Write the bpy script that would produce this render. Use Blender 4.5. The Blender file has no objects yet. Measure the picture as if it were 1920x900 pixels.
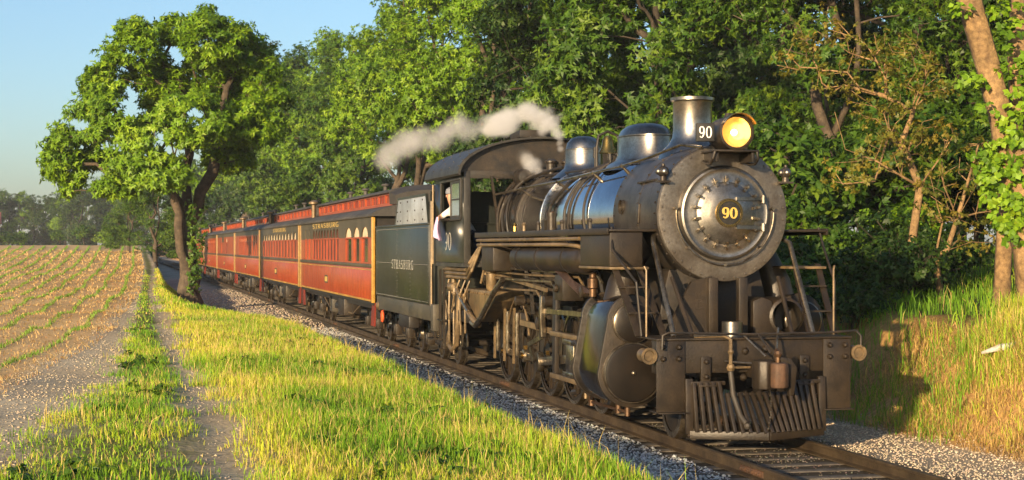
import bpy, bmesh, math, random
import numpy as np
from mathutils import Vector, Matrix, Quaternion
R = math.radians
sc = bpy.context.scene
COL = sc.collection
random.seed(7)
rng = np.random.default_rng(11)

# ------------------------------------------------------------------ camera, sky, sun, exposure
TH = math.atan(740 / 3100)
cam = bpy.data.cameras.new('camera')
cam.sensor_width = 36.0
cam.lens = 36.0 * 3100 / 1920
cam.shift_y = 12 / 1920
cam.clip_start = 0.1
cam.clip_end = 5000
camo = bpy.data.objects.new('camera', cam)
camo.location = (-7.56, -19.82, 2.395)
camo.rotation_euler = (R(90), 0, -TH)
COL.objects.link(camo)
sc.camera = camo

SUN_AZ, SUN_EL = 39.0, 10.5           # the light travels towards +x +y
w = bpy.data.worlds.new('World'); sc.world = w; w.use_nodes = True
nt = w.node_tree
bg = nt.nodes['Background']; bg.inputs['Strength'].default_value = 0.12
sky = nt.nodes.new('ShaderNodeTexSky'); sky.sky_type = 'NISHITA'; sky.sun_disc = False
sky.sun_elevation = R(SUN_EL); sky.sun_rotation = R(180 + SUN_AZ)
sky.air_density = 0.9; sky.dust_density = 1.5; sky.ozone_density = 2.7
nt.links.new(sky.outputs[0], bg.inputs[0])
sun = bpy.data.lights.new('sun', 'SUN'); sun.energy = 5.0; sun.angle = R(0.6); sun.color = (1.0, 0.74, 0.44)
suno = bpy.data.objects.new('sun', sun); COL.objects.link(suno)
_e, _a = R(SUN_EL), R(SUN_AZ)
SUNDIR = Vector((math.sin(_a) * math.cos(_e), math.cos(_a) * math.cos(_e), -math.sin(_e)))
suno.rotation_euler = SUNDIR.to_track_quat('-Z', 'Y').to_euler()
suno.location = (-20, -30, 20)
sc.view_settings.view_transform = 'Standard'
sc.view_settings.look = 'None'
sc.view_settings.gamma = 1.0
sc.view_settings.use_curve_mapping = False
sc.view_settings.exposure = 0.86
sc.cycles.max_bounces = 6; sc.cycles.diffuse_bounces = 3; sc.cycles.glossy_bounces = 3
sc.cycles.transmission_bounces = 4; sc.cycles.transparent_max_bounces = 8; sc.cycles.volume_bounces = 1
sc.cycles.use_denoising = True
sc.cycles.sample_clamp_indirect = 6.0

# ------------------------------------------------------------------ helpers
class MB:
    def __init__(s): s.v = []; s.f = []
    def add(s, vs, fs):
        o = len(s.v); s.v += [tuple(p) for p in vs]; s.f += [tuple(i + o for i in f) for f in fs]; return s
    def bx(s, x0, x1, y0, y1, z0, z1):
        vs = [(x, y, z) for x in (x0, x1) for y in (y0, y1) for z in (z0, z1)]
        return s.add(vs, [(0,1,3,2),(4,6,7,5),(0,4,5,1),(2,3,7,6),(0,2,6,4),(1,5,7,3)])
    def box(s, c, d, rot=None):
        m = MB().bx(-d[0]/2, d[0]/2, -d[1]/2, d[1]/2, -d[2]/2, d[2]/2)
        M = rot.to_matrix() if rot is not None else None
        vs = [((M @ Vector(p)) if M is not None else Vector(p)) + Vector(c) for p in m.v]
        return s.add(vs, m.f)
    def bar(s, p0, p1, wd, hd, up=(0,0,1)):
        p0, p1 = Vector(p0), Vector(p1); d = (p1 - p0).normalized(); u = Vector(up)
        if abs(d.dot(u)) > .98: u = Vector((0,1,0))
        r = d.cross(u).normalized(); u = r.cross(d)
        vs = []
        for p in (p0, p1):
            for a, b in ((-1,-1),(1,-1),(1,1),(-1,1)): vs.append(p + r*wd/2*a + u*hd/2*b)
        return s.add(vs, [(0,1,2,3),(7,6,5,4),(0,4,5,1),(1,5,6,2),(2,6,7,3),(3,7,4,0)])
    def tube(s, pts, r, n=8, caps=True):
        pts = [Vector(p) for p in pts]; k = len(pts)
        rs = r if isinstance(r, (list, tuple)) else [r]*k
        d0 = (pts[1]-pts[0]).normalized()
        u = Vector((0,0,1)) if abs(d0.z) < .9 else Vector((1,0,0))
        rr = d0.cross(u).normalized(); vs = []
        for i, p in enumerate(pts):
            d = (pts[min(i+1,k-1)] - pts[max(i-1,0)]).normalized()
            rr = (rr - d*rr.dot(d))
            rr = rr.normalized() if rr.length > 1e-6 else d.orthogonal().normalized()
            b = d.cross(rr)
            for j in range(n):
                a = 2*math.pi*j/n; vs.append(p + (rr*math.cos(a) + b*math.sin(a))*rs[i])
        fs = [(i*n+j, i*n+(j+1)%n, (i+1)*n+(j+1)%n, (i+1)*n+j) for i in range(k-1) for j in range(n)]
        if caps: fs += [tuple(range(n-1,-1,-1)), tuple(range((k-1)*n, k*n))]
        return s.add(vs, fs)
    def cyl(s, p0, p1, r0, r1=None, n=16, caps=True):
        return s.tube([p0, p1], [r0, r0 if r1 is None else r1], n, caps)
    def lathe(s, prof, c, axis='z', n=32, sc2=(1,1), arc=None, caps=False):
        # prof: (radius, height along axis)
        full = arc is None; a0, a1 = arc or (0, 2*math.pi); m = n if full else n+1
        vs = []
        for r, h in prof:
            for j in range(m):
                a = a0 + (a1-a0)*j/n; p, q = r*math.cos(a)*sc2[0], r*math.sin(a)*sc2[1]
                vs.append({'z': (c[0]+p, c[1]+q, c[2]+h), 'y': (c[0]+p, c[1]+h, c[2]+q), 'x': (c[0]+h, c[1]+p, c[2]+q)}[axis])
        fs = []
        for i in range(len(prof)-1):
            for j in range(n if full else n):
                j2 = (j+1) % m
                fs.append((i*m+j, i*m+j2, (i+1)*m+j2, (i+1)*m+j))
        if full and caps:
            if prof[0][0] > 1e-4: fs.append(tuple(range(m-1,-1,-1)))
            if prof[-1][0] > 1e-4: fs.append(tuple(range((len(prof)-1)*m, len(prof)*m)))
        return s.add(vs, fs)
    def prism(s, poly, axis, a0, a1):
        # poly in the two other axes, in xyz order
        def P(p, a): return {'x': (a, p[0], p[1]), 'y': (p[0], a, p[1]), 'z': (p[0], p[1], a)}[axis]
        k = len(poly)
        vs = [P(p, a0) for p in poly] + [P(p, a1) for p in poly]
        return s.add(vs, [tuple(range(k-1,-1,-1)), tuple(range(k, 2*k))] + [(i, (i+1)%k, k+(i+1)%k, k+i) for i in range(k)])
    def ball(s, c, r, n=12, sq=(1,1,1)):
        h = max(4, n//2)
        prof = [(math.sin(math.pi*i/h)*r, -math.cos(math.pi*i/h)*r) for i in range(h+1)]
        m = MB().lathe(prof, (0,0,0), 'z', n)
        return s.add([(c[0]+x*sq[0], c[1]+y*sq[1], c[2]+z*sq[2]) for x,y,z in m.v], m.f)
    def build(s, name, mat, parent=None, smooth=True, bev=0, ang=38):
        me = bpy.data.meshes.new(name); me.from_pydata(s.v, [], s.f)
        bm = bmesh.new(); bm.from_mesh(me)
        bmesh.ops.remove_doubles(bm, verts=bm.verts, dist=1e-5)
        bmesh.ops.recalc_face_normals(bm, faces=bm.faces)
        if bev:
            es = [e for e in bm.edges if len(e.link_faces) == 2 and e.calc_face_angle(0) > .6]
            bmesh.ops.bevel(bm, geom=es, offset=bev, segments=2, profile=.5, affect='EDGES', clamp_overlap=True)
        bm.to_mesh(me); bm.free()
        if smooth:
            me.shade_smooth(); me.set_sharp_from_angle(angle=R(ang))
        me.materials.append(M[mat])
        o = bpy.data.objects.new(name, me); COL.objects.link(o)
        if parent is not None: o.parent = parent
        return o

def tag(o, label=None, cat=None, group=None, kind=None):
    if label: o['label'] = label
    if cat: o['category'] = cat
    if group: o['group'] = group
    if kind: o['kind'] = kind
    return o
def thing(name, label, cat, group=None, loc=(0,0,0), rz=0):
    o = bpy.data.objects.new(name, None); COL.objects.link(o); o.empty_display_size = .3
    o.location = loc; o.rotation_euler.z = rz
    return tag(o, label, cat, group)
def copy_tree(o, parent=None):
    c = o.copy(); COL.objects.link(c); c.parent = parent
    for ch in list(o.children): copy_tree(ch, c)
    return c
def np_mesh(name, V, F, mat, parent=None, col=None, attrs=None, smooth=False):
    """V (n,3), F (m,k) constant k; col (n,3) per vertex"""
    V = np.ascontiguousarray(V, np.float32); F = np.ascontiguousarray(F, np.int32); m, k = F.shape
    me = bpy.data.meshes.new(name)
    me.vertices.add(len(V)); me.vertices.foreach_set('co', V.ravel())
    me.loops.add(m*k); me.loops.foreach_set('vertex_index', F.ravel())
    me.polygons.add(m); me.polygons.foreach_set('loop_start', np.arange(0, m*k, k, dtype=np.int32))
    if smooth: me.polygons.foreach_set('use_smooth', np.ones(m, bool))
    me.update(calc_edges=True)
    if col is not None:
        a = me.attributes.new('col', 'FLOAT_COLOR', 'POINT')
        a.data.foreach_set('color', np.concatenate([col, np.ones((len(V),1))], 1).astype(np.float32).ravel())
    for nm, d in (attrs or {}).items():
        a = me.attributes.new(nm, 'FLOAT', 'POINT'); a.data.foreach_set('value', np.asarray(d, np.float32).ravel())
    me.materials.append(M[mat])
    o = bpy.data.objects.new(name, me); COL.objects.link(o)
    if parent is not None: o.parent = parent
    return o
def sstep(a, b, x):
    t = np.clip((np.asarray(x, float)-a)/(b-a), 0, 1); return t*t*(3-2*t)
_NG = np.random.default_rng(3).random((64,64))
def vnoise(x, y, s=1.0):
    x = np.asarray(x, float)/s + 1000; y = np.asarray(y, float)/s + 1000
    i, j = np.floor(x).astype(int), np.floor(y).astype(int); a, b = x-i, y-j
    a = a*a*(3-2*a); b = b*b*(3-2*b); g = lambda p, q: _NG[p % 64, q % 64]
    return (g(i,j)*(1-a)+g(i+1,j)*a)*(1-b) + (g(i,j+1)*(1-a)+g(i+1,j+1)*a)*b

# ------------------------------------------------------------------ materials
M = {}
def nodes(name):
    m = bpy.data.materials.new(name); m.use_nodes = True; M[name] = m
    n = m.node_tree; return m, n, n.nodes['Principled BSDF']
def N(n, t, **kw):
    d = n.nodes.new('ShaderNode'+t)
    for k, v in kw.items():
        if k in d.inputs: d.inputs[k].default_value = v
        else: setattr(d, k, v)
    return d
def mat(name, c1, c2=None, rough=.5, metal=0, scale=6, bump=0, bscale=40, rr=.12, spec=.5, coat=0, lo=.35, hi=.65, detail=6, grime=.35):
    m, n, b = nodes(name)
    b.inputs['Roughness'].default_value = rough; b.inputs['Metallic'].default_value = metal
    b.inputs['Specular IOR Level'].default_value = spec; b.inputs['Coat Weight'].default_value = coat
    b.inputs['Coat Roughness'].default_value = .15
    tc = N(n, 'TexCoord')
    b.inputs['Base Color'].default_value = (*c1, 1)
    if c2 is not None:
        nz = N(n, 'TexNoise', Scale=scale, Detail=detail, Roughness=.65); n.links.new(tc.outputs['Object'], nz.inputs['Vector'])
        mr = N(n, 'MapRange'); mr.inputs[1].default_value = lo; mr.inputs[2].default_value = hi
        n.links.new(nz.outputs[0], mr.inputs[0])
        mx = N(n, 'Mix', data_type='RGBA'); mx.inputs[6].default_value = (*c1,1); mx.inputs[7].default_value = (*c2,1)
        n.links.new(mr.outputs[0], mx.inputs[0])
        # weathering: broad stains and fine specks of dirt
        w1 = N(n, 'TexNoise', Scale=scale*.3, Detail=3); n.links.new(tc.outputs['Object'], w1.inputs['Vector'])
        w2 = N(n, 'TexNoise', Scale=scale*7, Detail=5, Roughness=.8); n.links.new(tc.outputs['Object'], w2.inputs['Vector'])
        wa = N(n, 'MapRange'); wa.inputs[1].default_value = .3; wa.inputs[2].default_value = .7; wa.inputs[3].default_value = 1-grime; wa.inputs[4].default_value = 1+grime*.6; n.links.new(w1.outputs[0], wa.inputs[0])
        wb = N(n, 'MapRange'); wb.inputs[1].default_value = .35; wb.inputs[2].default_value = .65; wb.inputs[3].default_value = 1-grime*.8; wb.inputs[4].default_value = 1+grime*.4; n.links.new(w2.outputs[0], wb.inputs[0])
        wm = N(n, 'Math', operation='MULTIPLY'); n.links.new(wa.outputs[0], wm.inputs[0]); n.links.new(wb.outputs[0], wm.inputs[1])
        vm = N(n, 'VectorMath', operation='SCALE'); n.links.new(mx.outputs[2], vm.inputs[0]); n.links.new(wm.outputs[0], vm.inputs['Scale']); n.links.new(vm.outputs[0], b.inputs['Base Color'])
        if rr:
            m2 = N(n, 'MapRange'); m2.inputs[3].default_value = max(.03, rough-rr); m2.inputs[4].default_value = min(1, rough+rr)
            n.links.new(nz.outputs[0], m2.inputs[0]); n.links.new(m2.outputs[0], b.inputs['Roughness'])
    if bump:
        n3 = N(n, 'TexNoise', Scale=bscale, Detail=4); n.links.new(tc.outputs['Object'], n3.inputs['Vector'])
        bp = N(n, 'Bump', Strength=bump, Distance=.02); n.links.new(n3.outputs[0], bp.inputs['Height']); n.links.new(bp.outputs[0], b.inputs['Normal'])
    return m
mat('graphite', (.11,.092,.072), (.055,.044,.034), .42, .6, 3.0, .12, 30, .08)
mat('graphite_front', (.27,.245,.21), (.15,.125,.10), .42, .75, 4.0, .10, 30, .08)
mat('polished', (.36,.34,.31), (.22,.20,.17), .42, 1, 5, .03, 10, .07)
mat('jacket', (.66,.68,.71), (.54,.55,.57), .13, 1, 1.5, .02, 3, .05, grime=.1)
mat('dome', (.40,.375,.33), (.24,.21,.18), .30, 1, 4, .03, 8, .08)
mat('black_iron', (.014,.012,.010), (.045,.031,.019), .55, .1, 5, .15, 40, .15, lo=.4, hi=.8)
mat('dusty', (.015,.0115,.008), (.044,.030,.017), .46, .1, 4, .2, 40, .12, lo=.3, hi=.75)
mat('tan_pipe', (.11,.08,.045), (.25,.17,.085), .45, .25, 6, .1, 30, .12)
mat('rod_steel', (.42,.36,.27), (.12,.09,.06), .30, .9, 7, .05, 30, .12)
mat('rust', (.12,.06,.03), (.06,.034,.02), .7, 0, 8, .2, 50, .1)
mat('brass', (.55,.36,.10), (.35,.22,.07), .28, 1, 8, 0, 1, .1)
mat('copper', (.15,.085,.045), (.07,.04,.022), .42, .6, 8, 0, 1, .1)
mat('gloss_black', (.018,.017,.016), (.035,.03,.024), .2, 0, 5, .02, 10, .08, .6)
mat('cyl_jacket', (.16,.15,.14), (.09,.065,.045), .12, .9, 3, .02, 6, .05)
mat('cover_dark', (.010,.008,.006), (.022,.014,.008), .42, .2, 3, .05, 20, .1)
mat('tender_green', (.018,.022,.019), (.042,.042,.033), .32, 0, 2.5, .03, 8, .1, .6, lo=.4, hi=.85)
mat('tender_frame', (.045,.042,.034), (.085,.072,.05), .5, 0, 3, .1, 20, .1)
mat('skylit_panel', (.42,.46,.50), (.30,.32,.34), .4, .1, 3, .03, 6, .08)  # coal board colour with the sky's blue-grey reflection put into it
mat('cab_grey', (.045,.042,.036), (.022,.02,.017), .5, .1, 3, .05, 10, .1)
mat('car_red', (.37,.063,.018), (.29,.046,.014), .36, 0, 3, .04, 12, .06, .5, .2, grime=.18)
mat('car_red_dark', (.26,.035,.018), (.17,.025,.014), .45, 0, 3, .04, 12, .06)
mat('car_olive', (.055,.045,.028), (.09,.075,.045), .45, 0, 4, .04, 12, .06)
mat('car_roof', (.075,.068,.058), (.04,.036,.032), .7, 0, 1.2, .1, 20, .1)
mat('car_yellow', (.50,.29,.05), (.33,.18,.035), .45, 0, 4, .03, 12, .06)
mat('gold_letter', (.75,.50,.12), None, .35, .3)
mat('silver_letter', (.62,.60,.52), None, .5, .1)
mat('white_letter', (.8,.78,.72), None, .5)
mat('skylit_pane', (.78,.66,.46), (.6,.45,.28), .5, 0, 5)  # sky reflection in the upper panes, painted as a pale base colour
mat('curtain', (.15,.030,.014), (.10,.020,.011), .5, 0, 3)
mat('car_post', (.36,.22,.06), (.22,.13,.04), .5, 0, 4)
mat('coal', (.012,.011,.011), (.03,.028,.026), .4, 0, 20, .3, 30)
mat('rail_dark', (.075,.07,.05), (.045,.036,.026), .5, .35, 10, .15, 60, .1)
mat('rail_rust', (.105,.075,.042), (.06,.042,.026), .5, .35, 6, .15, 60, .1)
mat('tie_wood', (.07,.055,.04), (.15,.13,.105), .85, 0, 5, .5, 30)
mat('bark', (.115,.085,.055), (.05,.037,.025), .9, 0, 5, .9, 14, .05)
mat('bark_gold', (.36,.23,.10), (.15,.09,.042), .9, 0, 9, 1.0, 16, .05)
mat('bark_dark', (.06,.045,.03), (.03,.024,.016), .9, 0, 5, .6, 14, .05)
mat('skin_tone', (.52,.29,.19), None, .5)
mat('shirt', (.72,.70,.66), None, .8)
mat('denim', (.03,.05,.10), (.02,.035,.07), .85, 0, 20)
mat('cap_cloth', (.18,.19,.22), None, .85)
mat('lavender', (.62,.46,.70), (.52,.38,.62), .85, 0, 8, grime=.05)
mat('orange_paint', (.85,.12,.03), None, .4)
mat('white_stone', (.68,.64,.58), (.5,.45,.38), .8, 0, 6, .3, 20)
mat('hose', (.03,.027,.023), (.06,.048,.035), .6, 0, 10)
mat('roof_red', (.16,.05,.04), None, .8); mat('plaster', (.62,.52,.42), None, .8)
# glass
m, n, b = nodes('window_glass'); b.inputs['Base Color'].default_value = (.02,.022,.024,1); b.inputs['Roughness'].default_value = .06; b.inputs['Specular IOR Level'].default_value = .8
m, n, b = nodes('cab_glass'); b.inputs['Base Color'].default_value = (.55,.62,.66,1); b.inputs['Roughness'].default_value = .08; b.inputs['Metallic'].default_value = .85
m, n, b = nodes('lens'); b.inputs['Base Color'].default_value = (.95,.80,.45,1); b.inputs['Roughness'].default_value = .12; b.inputs['Metallic'].default_value = .9
m, n, b = nodes('bulb'); b.inputs['Emission Color'].default_value = (1,.72,.25,1); b.inputs['Emission Strength'].default_value = 4
m, n, b = nodes('lamp_glow'); b.inputs['Base Color'].default_value = (.85,.60,.24,1); b.inputs['Emission Color'].default_value = (1,.62,.2,1); b.inputs['Emission Strength'].default_value = .05; b.inputs['Roughness'].default_value = .15; b.inputs['Metallic'].default_value = .6
m, n, b = nodes('clear_glass')
b.inputs['Transmission Weight'].default_value = 1; b.inputs['Roughness'].default_value = 0.02; b.inputs['IOR'].default_value = 1.1
def leafmat(name, trans=.35, rough=.5, spec=.35, tint=(1.25,1.15,.5)):
    m, n, b = nodes(name)
    at = N(n, 'Attribute', attribute_name='col')
    n.links.new(at.outputs['Color'], b.inputs['Base Color']); b.inputs['Roughness'].default_value = rough; b.inputs['Specular IOR Level'].default_value = spec
    tr = N(n, 'BsdfTranslucent'); mx = N(n, 'MixShader'); mx.inputs[0].default_value = trans
    mul = N(n, 'Mix', data_type='RGBA', blend_type='MULTIPLY'); mul.inputs[0].default_value = 1; mul.inputs[7].default_value = (*tint,1)
    n.links.new(at.outputs['Color'], mul.inputs[6]); n.links.new(mul.outputs[2], tr.inputs['Color'])
    n.links.new(b.outputs[0], mx.inputs[1]); n.links.new(tr.outputs[0], mx.inputs[2])
    n.links.new(mx.outputs[0], n.nodes['Material Output'].inputs['Surface'])
leafmat('leaf', .30); leafmat('grass', .42, .55, .25); mat('sign_black', (.012,.012,.012), None, .7)
m, n, b = nodes('stones')
at = N(n, 'Attribute', attribute_name='col'); n.links.new(at.outputs['Color'], b.inputs['Base Color']); b.inputs['Roughness'].default_value = .8
# ------------------------------------------------------------------ terrain
YK = [-40, -10, -4, 0, 12, 40, 83, 200, 700]
FE = [-9.6, -9.4, -9.2, -9.0, -7.9, -7.0, -6.2, -5.0, -3]       # field edge
GE = [-8.7, -8.5, -8.1, -7.55, -7.3, -6.75, -5.9, -4.7, -2.6]   # gravel | grass strip
RL = [-6.9, -6.9, -6.9, -6.85, -6.8, -6.5, -5.5, -4.3, -2.3]    # wheel rut
RR = [-6.5, -6.5, -6.4, -6.35, -6.4, -6.2, -5.2, -4.0, -2.1]
def kn(t, y): return np.interp(y, YK, t)
def crest_x(y): return np.interp(y, [-40, 24, 46, 200, 700], [-3.65, -3.65, -4.9, -4.1, -2.05])
def crest_z(y): return np.interp(y, [-40, 18, 40, 120], [.56, .56, .06, .0])
def toe_x(y): return np.interp(y, [-40, 22, 42, 200, 700], [-2.75, -2.75, -4.3, -3.7, -2.0])
def plat(y): return .74 + 1.75*sstep(30, 200, y)
def hz(x, y):
    x = np.asarray(x, float); y = np.asarray(y, float); x, y = np.broadcast_arrays(x, y)
    zp = plat(y); fe, rl, rr, cx, tx = kn(FE, y), kn(RL, y), kn(RR, y), crest_x(y), toe_x(y)
    z = np.empty_like(x)
    def seg(mask, xa, xb, za, zb):
        t = (x-xa)/(xb-xa); t = np.clip(t, 0, 1); t = t*t*(3-2*t); z[mask] = (za+(zb-za)*t)[mask]
    one = np.ones_like(x)
    z[:] = zp
    seg((x > rl) & (x <= rr), rl, rr, zp, zp)
    seg((x > rr) & (x <= cx), rr, cx, zp, crest_z(y))
    seg((x > cx) & (x <= tx), cx, tx, crest_z(y), -.30*one)
    seg((x > tx) & (x <= -1.3), tx, -1.3*one, -.30*one, -.16*one)
    z[(x > -1.3) & (x <= 1.3)] = -.165
    seg((x > 1.3) & (x <= 3.1), 1.3*one, 3.1*one, -.165*one, -.24*one)
    tr = 3.1 + .35*(vnoise(y, y*0, 1.7)-.5)
    seg(x > 3.1, 3.1*one, 5.3*one, -.24*one, 1.25*one)
    m2 = x > 5.3; seg(m2, 5.3*one, 16*one, 1.25*one, 2.3*one)
    # dips of the wheel rut, and small unevenness away from the rails
    rut = np.exp(-((x-(rl+rr)/2)/.28)**2)*.03
    far = sstep(1.4, 2.4, np.abs(x))
    z = z - rut*far + far*(vnoise(x, y, 1.3)-.5)*.07 + sstep(3.2, 5, np.abs(x))*(vnoise(x+9, y, 4.0)-.5)*.14
    z = z + sstep(3.2, 4.2, x)*(vnoise(x, y+5, .8)-.5)*.16
    back = sstep(230, 420, y)*5 + sstep(-30, -200, x)*sstep(60, 300, y)*0
    return z - back*(x < -2)
def ucoord(x, y):
    k = [kn(FE, y), kn(GE, y), kn(RL, y), kn(RR, y), toe_x(y)]; u = [-9.1, -7.5, -6.85, -6.3, -2.7]
    out = np.where(x <= k[0], u[0]+(x-k[0]), x)
    for i in range(4):
        m_ = (x > k[i]) & (x <= k[i+1]); out = np.where(m_, u[i]+(u[i+1]-u[i])*(x-k[i])/(k[i+1]-k[i]), out)
    m_ = (x > k[4]) & (x <= -1.3); out = np.where(m_, -2.7+1.4*(x-k[4])/(-1.3-k[4]), out)
    return out
# ground material: zones follow the lie of the land (field, gravel, grass, ballast)
m, n, b = nodes('ground')
at = N(n, 'Attribute', attribute_name='u'); tc = N(n, 'TexCoord')
nz = N(n, 'TexNoise', Scale=1.6, Detail=5, Roughness=.7); n.links.new(tc.outputs['Object'], nz.inputs['Vector'])
ad = N(n, 'Math', operation='MULTIPLY_ADD'); n.links.new(nz.outputs[0], ad.inputs[0]); ad.inputs[1].default_value = .9; ad.inputs[2].default_value = -.45
a2 = N(n, 'Math', operation='ADD'); n.links.new(at.outputs['Fac'], a2.inputs[0]); n.links.new(ad.outputs[0], a2.inputs[1])
mr = N(n, 'MapRange'); mr.inputs[1].default_value = -20; mr.inputs[2].default_value = 20; n.links.new(a2.outputs[0], mr.inputs[0])
def ramp(n, stops):
    r = N(n, 'ValToRGB'); e = r.color_ramp.elements
    while len(e) < len(stops): e.new(.5)
    for q, (p, c) in zip(e, stops): q.position = p; q.color = (*c, 1)
    return r
Z1 = lambda u: (u+20)/40
stA = [(0,(.70,.48,.22)), (Z1(-9.2),(.68,.46,.22)), (Z1(-9.0),(.52,.43,.30)), (Z1(-7.6),(.54,.45,.30)), (Z1(-7.3),(.20,.21,.05)),
       (Z1(-6.95),(.18,.19,.05)), (Z1(-6.8),(.58,.48,.32)), (Z1(-6.4),(.58,.46,.28)), (Z1(-5.9),(.30,.29,.07)), (Z1(-3.75),(.22,.24,.055)), (Z1(-3.45),(.16,.14,.09)),
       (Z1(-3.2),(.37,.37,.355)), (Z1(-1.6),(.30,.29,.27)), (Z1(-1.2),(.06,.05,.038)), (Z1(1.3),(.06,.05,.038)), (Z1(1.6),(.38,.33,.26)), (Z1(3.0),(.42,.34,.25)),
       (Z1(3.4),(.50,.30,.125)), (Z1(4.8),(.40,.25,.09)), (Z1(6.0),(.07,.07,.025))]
# more than 32 stops are not allowed; this is 20
rA = ramp(n, stA); n.links.new(mr.outputs[0], rA.inputs[0])
n2 = N(n, 'TexNoise', Scale=14, Detail=8, Roughness=.75); n.links.new(tc.outputs['Object'], n2.inputs['Vector'])
n4 = N(n, 'TexNoise', Scale=.5, Detail=4); n.links.new(tc.outputs['Object'], n4.inputs['Vector'])
r2 = ramp(n, [(.3,(.45,.42,.38)), (.55,(1,1,1)), (.75,(1.45,1.4,1.3))]); n.links.new(n2.outputs[0], r2.inputs[0])
r4 = ramp(n, [(.3,(.8,.75,.7)), (.7,(1.2,1.2,1.15))]); n.links.new(n4.outputs[0], r4.inputs[0])
x1 = N(n, 'Mix', data_type='RGBA', blend_type='MULTIPLY'); x1.inputs[0].default_value = 1
n.links.new(rA.outputs[0], x1.inputs[6]); n.links.new(r2.outputs[0], x1.inputs[7])
x2 = N(n, 'Mix', data_type='RGBA', blend_type='MULTIPLY'); x2.inputs[0].default_value = 1
n.links.new(x1.outputs[2], x2.inputs[6]); n.links.new(r4.outputs[0], x2.inputs[7]); n.links.new(x2.outputs[2], b.inputs['Base Color'])
b.inputs['Roughness'].default_value = .95; b.inputs['Specular IOR Level'].default_value = .15
vo = N(n, 'TexVoronoi', Scale=22); n.links.new(tc.outputs['Object'], vo.inputs['Vector'])
sm = N(n, 'Math', operation='ADD'); n.links.new(vo.outputs['Distance'], sm.inputs[0]); n.links.new(n2.outputs[0], sm.inputs[1])
bp = N(n, 'Bump', Strength=.35, Distance=.015); n.links.new(sm.outputs[0], bp.inputs['Height']); n.links.new(bp.outputs[0], b.inputs['Normal'])

xs = np.concatenate([[-1500,-900,-600,-400,-280,-200,-150,-110,-80,-60,-46,-36,-28,-22,-18,-15], np.arange(-13,-1.2,.12), [-1.25,-.6,0,.6,1.25], np.arange(1.35,7.5,.12), [8,8.6,9.4,10.5,12,14,17,21,26,34,45,60,90,140,220,400,700,1500]])
ys = np.concatenate([[-400,-200,-100,-60,-40,-30,-25], np.arange(-21,32,.22), np.arange(32.5,80,.8), np.arange(81,260,4), [270,300,340,390,450,520,620,800,1100,1600,2400]])
X, Y = np.meshgrid(xs, ys); Zg = hz(X, Y)
nx, ny = len(xs), len(ys)
V = np.stack([X.ravel(), Y.ravel(), Zg.ravel()], 1)
ii = (np.arange(ny-1)[:,None]*nx + np.arange(nx-1)[None,:]).ravel()
F = np.stack([ii, ii+1, ii+nx+1, ii+nx], 1)
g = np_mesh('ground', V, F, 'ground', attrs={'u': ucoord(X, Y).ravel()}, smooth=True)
tag(g, 'rolling ground with mown field, gravel lane, grassy verge and ballast', 'ground', kind='structure')

# ------------------------------------------------------------------ track
track = thing('railroad_track', 'single straight railroad track with rusty rails running under the train', 'track', loc=(0,-30,0))
track['kind'] = 'structure'
def P(o): return o
prof = [(-.07,-.15),(.07,-.15),(.07,-.135),(.012,-.12),(.012,-.04),(.036,-.03),(.036,-.004),(.028,0),(-.028,0),(-.036,-.004),(-.036,-.03),(-.012,-.04),(-.012,-.12),(-.07,-.135)]
L = 11.9
rm = MB().prism(prof, 'y', .006, L-.006).build('rail', 'rail_rust', track, True, 0, 30)
jb = MB(); 
for sx in (-1, 1):
    jb.prism([(sx*.014,-.118),(sx*.030,-.110),(sx*.030,-.048),(sx*.014,-.04)], 'y', -.32, .32)
    for k in range(6): jb.cyl((sx*.03,-.27+k*.108,-.08),(sx*.058,-.27+k*.108,-.08),.019,n=6)
jb = jb.build('joint_bar', 'rust', track)
first = True
for sx in (-1, 1):
    for k in range(22):
        y = (-2.75 if sx < 0 else 1.9) + k*L - 2*L
        r = rm if first else rm.copy()
        if not first: COL.objects.link(r); r.parent = track
        r.location = (sx*.7535, y+30, 0)
        j = jb if first else jb.copy()
        if not first: COL.objects.link(j); j.parent = track
        j.location = (sx*.7535, y+30, 0); first = False
tm = MB().bx(-1.3,1.3,-.11,.11,-.2,0).build('tie', 'tie_wood', track, True, .012)
for k in range(290):
    t = tm if k == 0 else tm.copy()
    if k: COL.objects.link(t); t.parent = track
    t.location = (random.uniform(-.05,.05), 7+k*.545+random.uniform(-.03,.03), -.152+random.uniform(-.012,.004)); t.rotation_euler.z = random.uniform(-.02,.02)

# ------------------------------------------------------------------ stones
def octa(P_, S, seed=0, cols=None, name='ballast', label='', cat='gravel', squash=.7):
    n_ = len(P_); r_ = np.random.default_rng(seed)
    base = np.array([[1,0,0],[-1,0,0],[0,1,0],[0,-1,0],[0,0,1],[0,0,-1]], float)
    V = base[None]*(.65+.7*r_.random((n_,6,1))) + r_.normal(0,.18,(n_,6,3))
    a = r_.random(n_)*6.28; c, s_ = np.cos(a), np.sin(a)
    V = np.stack([V[...,0]*c[:,None]-V[...,1]*s_[:,None], V[...,0]*s_[:,None]+V[...,1]*c[:,None], V[...,2]*squash], -1)
    V = V*S[:,None,None] + P_[:,None,:]
    F = np.array([[0,2,4],[2,1,4],[1,3,4],[3,0,4],[2,0,5],[1,2,5],[3,1,5],[0,3,5]])
    F = (F[None]+6*np.arange(n_)[:,None,None]).reshape(-1,3)
    C = np.repeat(cols, 6, 0)
    return tag(np_mesh(name, V.reshape(-1,3), F, 'stones', col=C), label, cat, kind='stuff')
def pts(n_, x0, x1, y0, y1, r_):
    x = r_.uniform(x0, x1, n_); y = r_.uniform(y0, y1, n_); return x, y
r_ = np.random.default_rng(5)
PP, SS, CC = [], [], []
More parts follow.
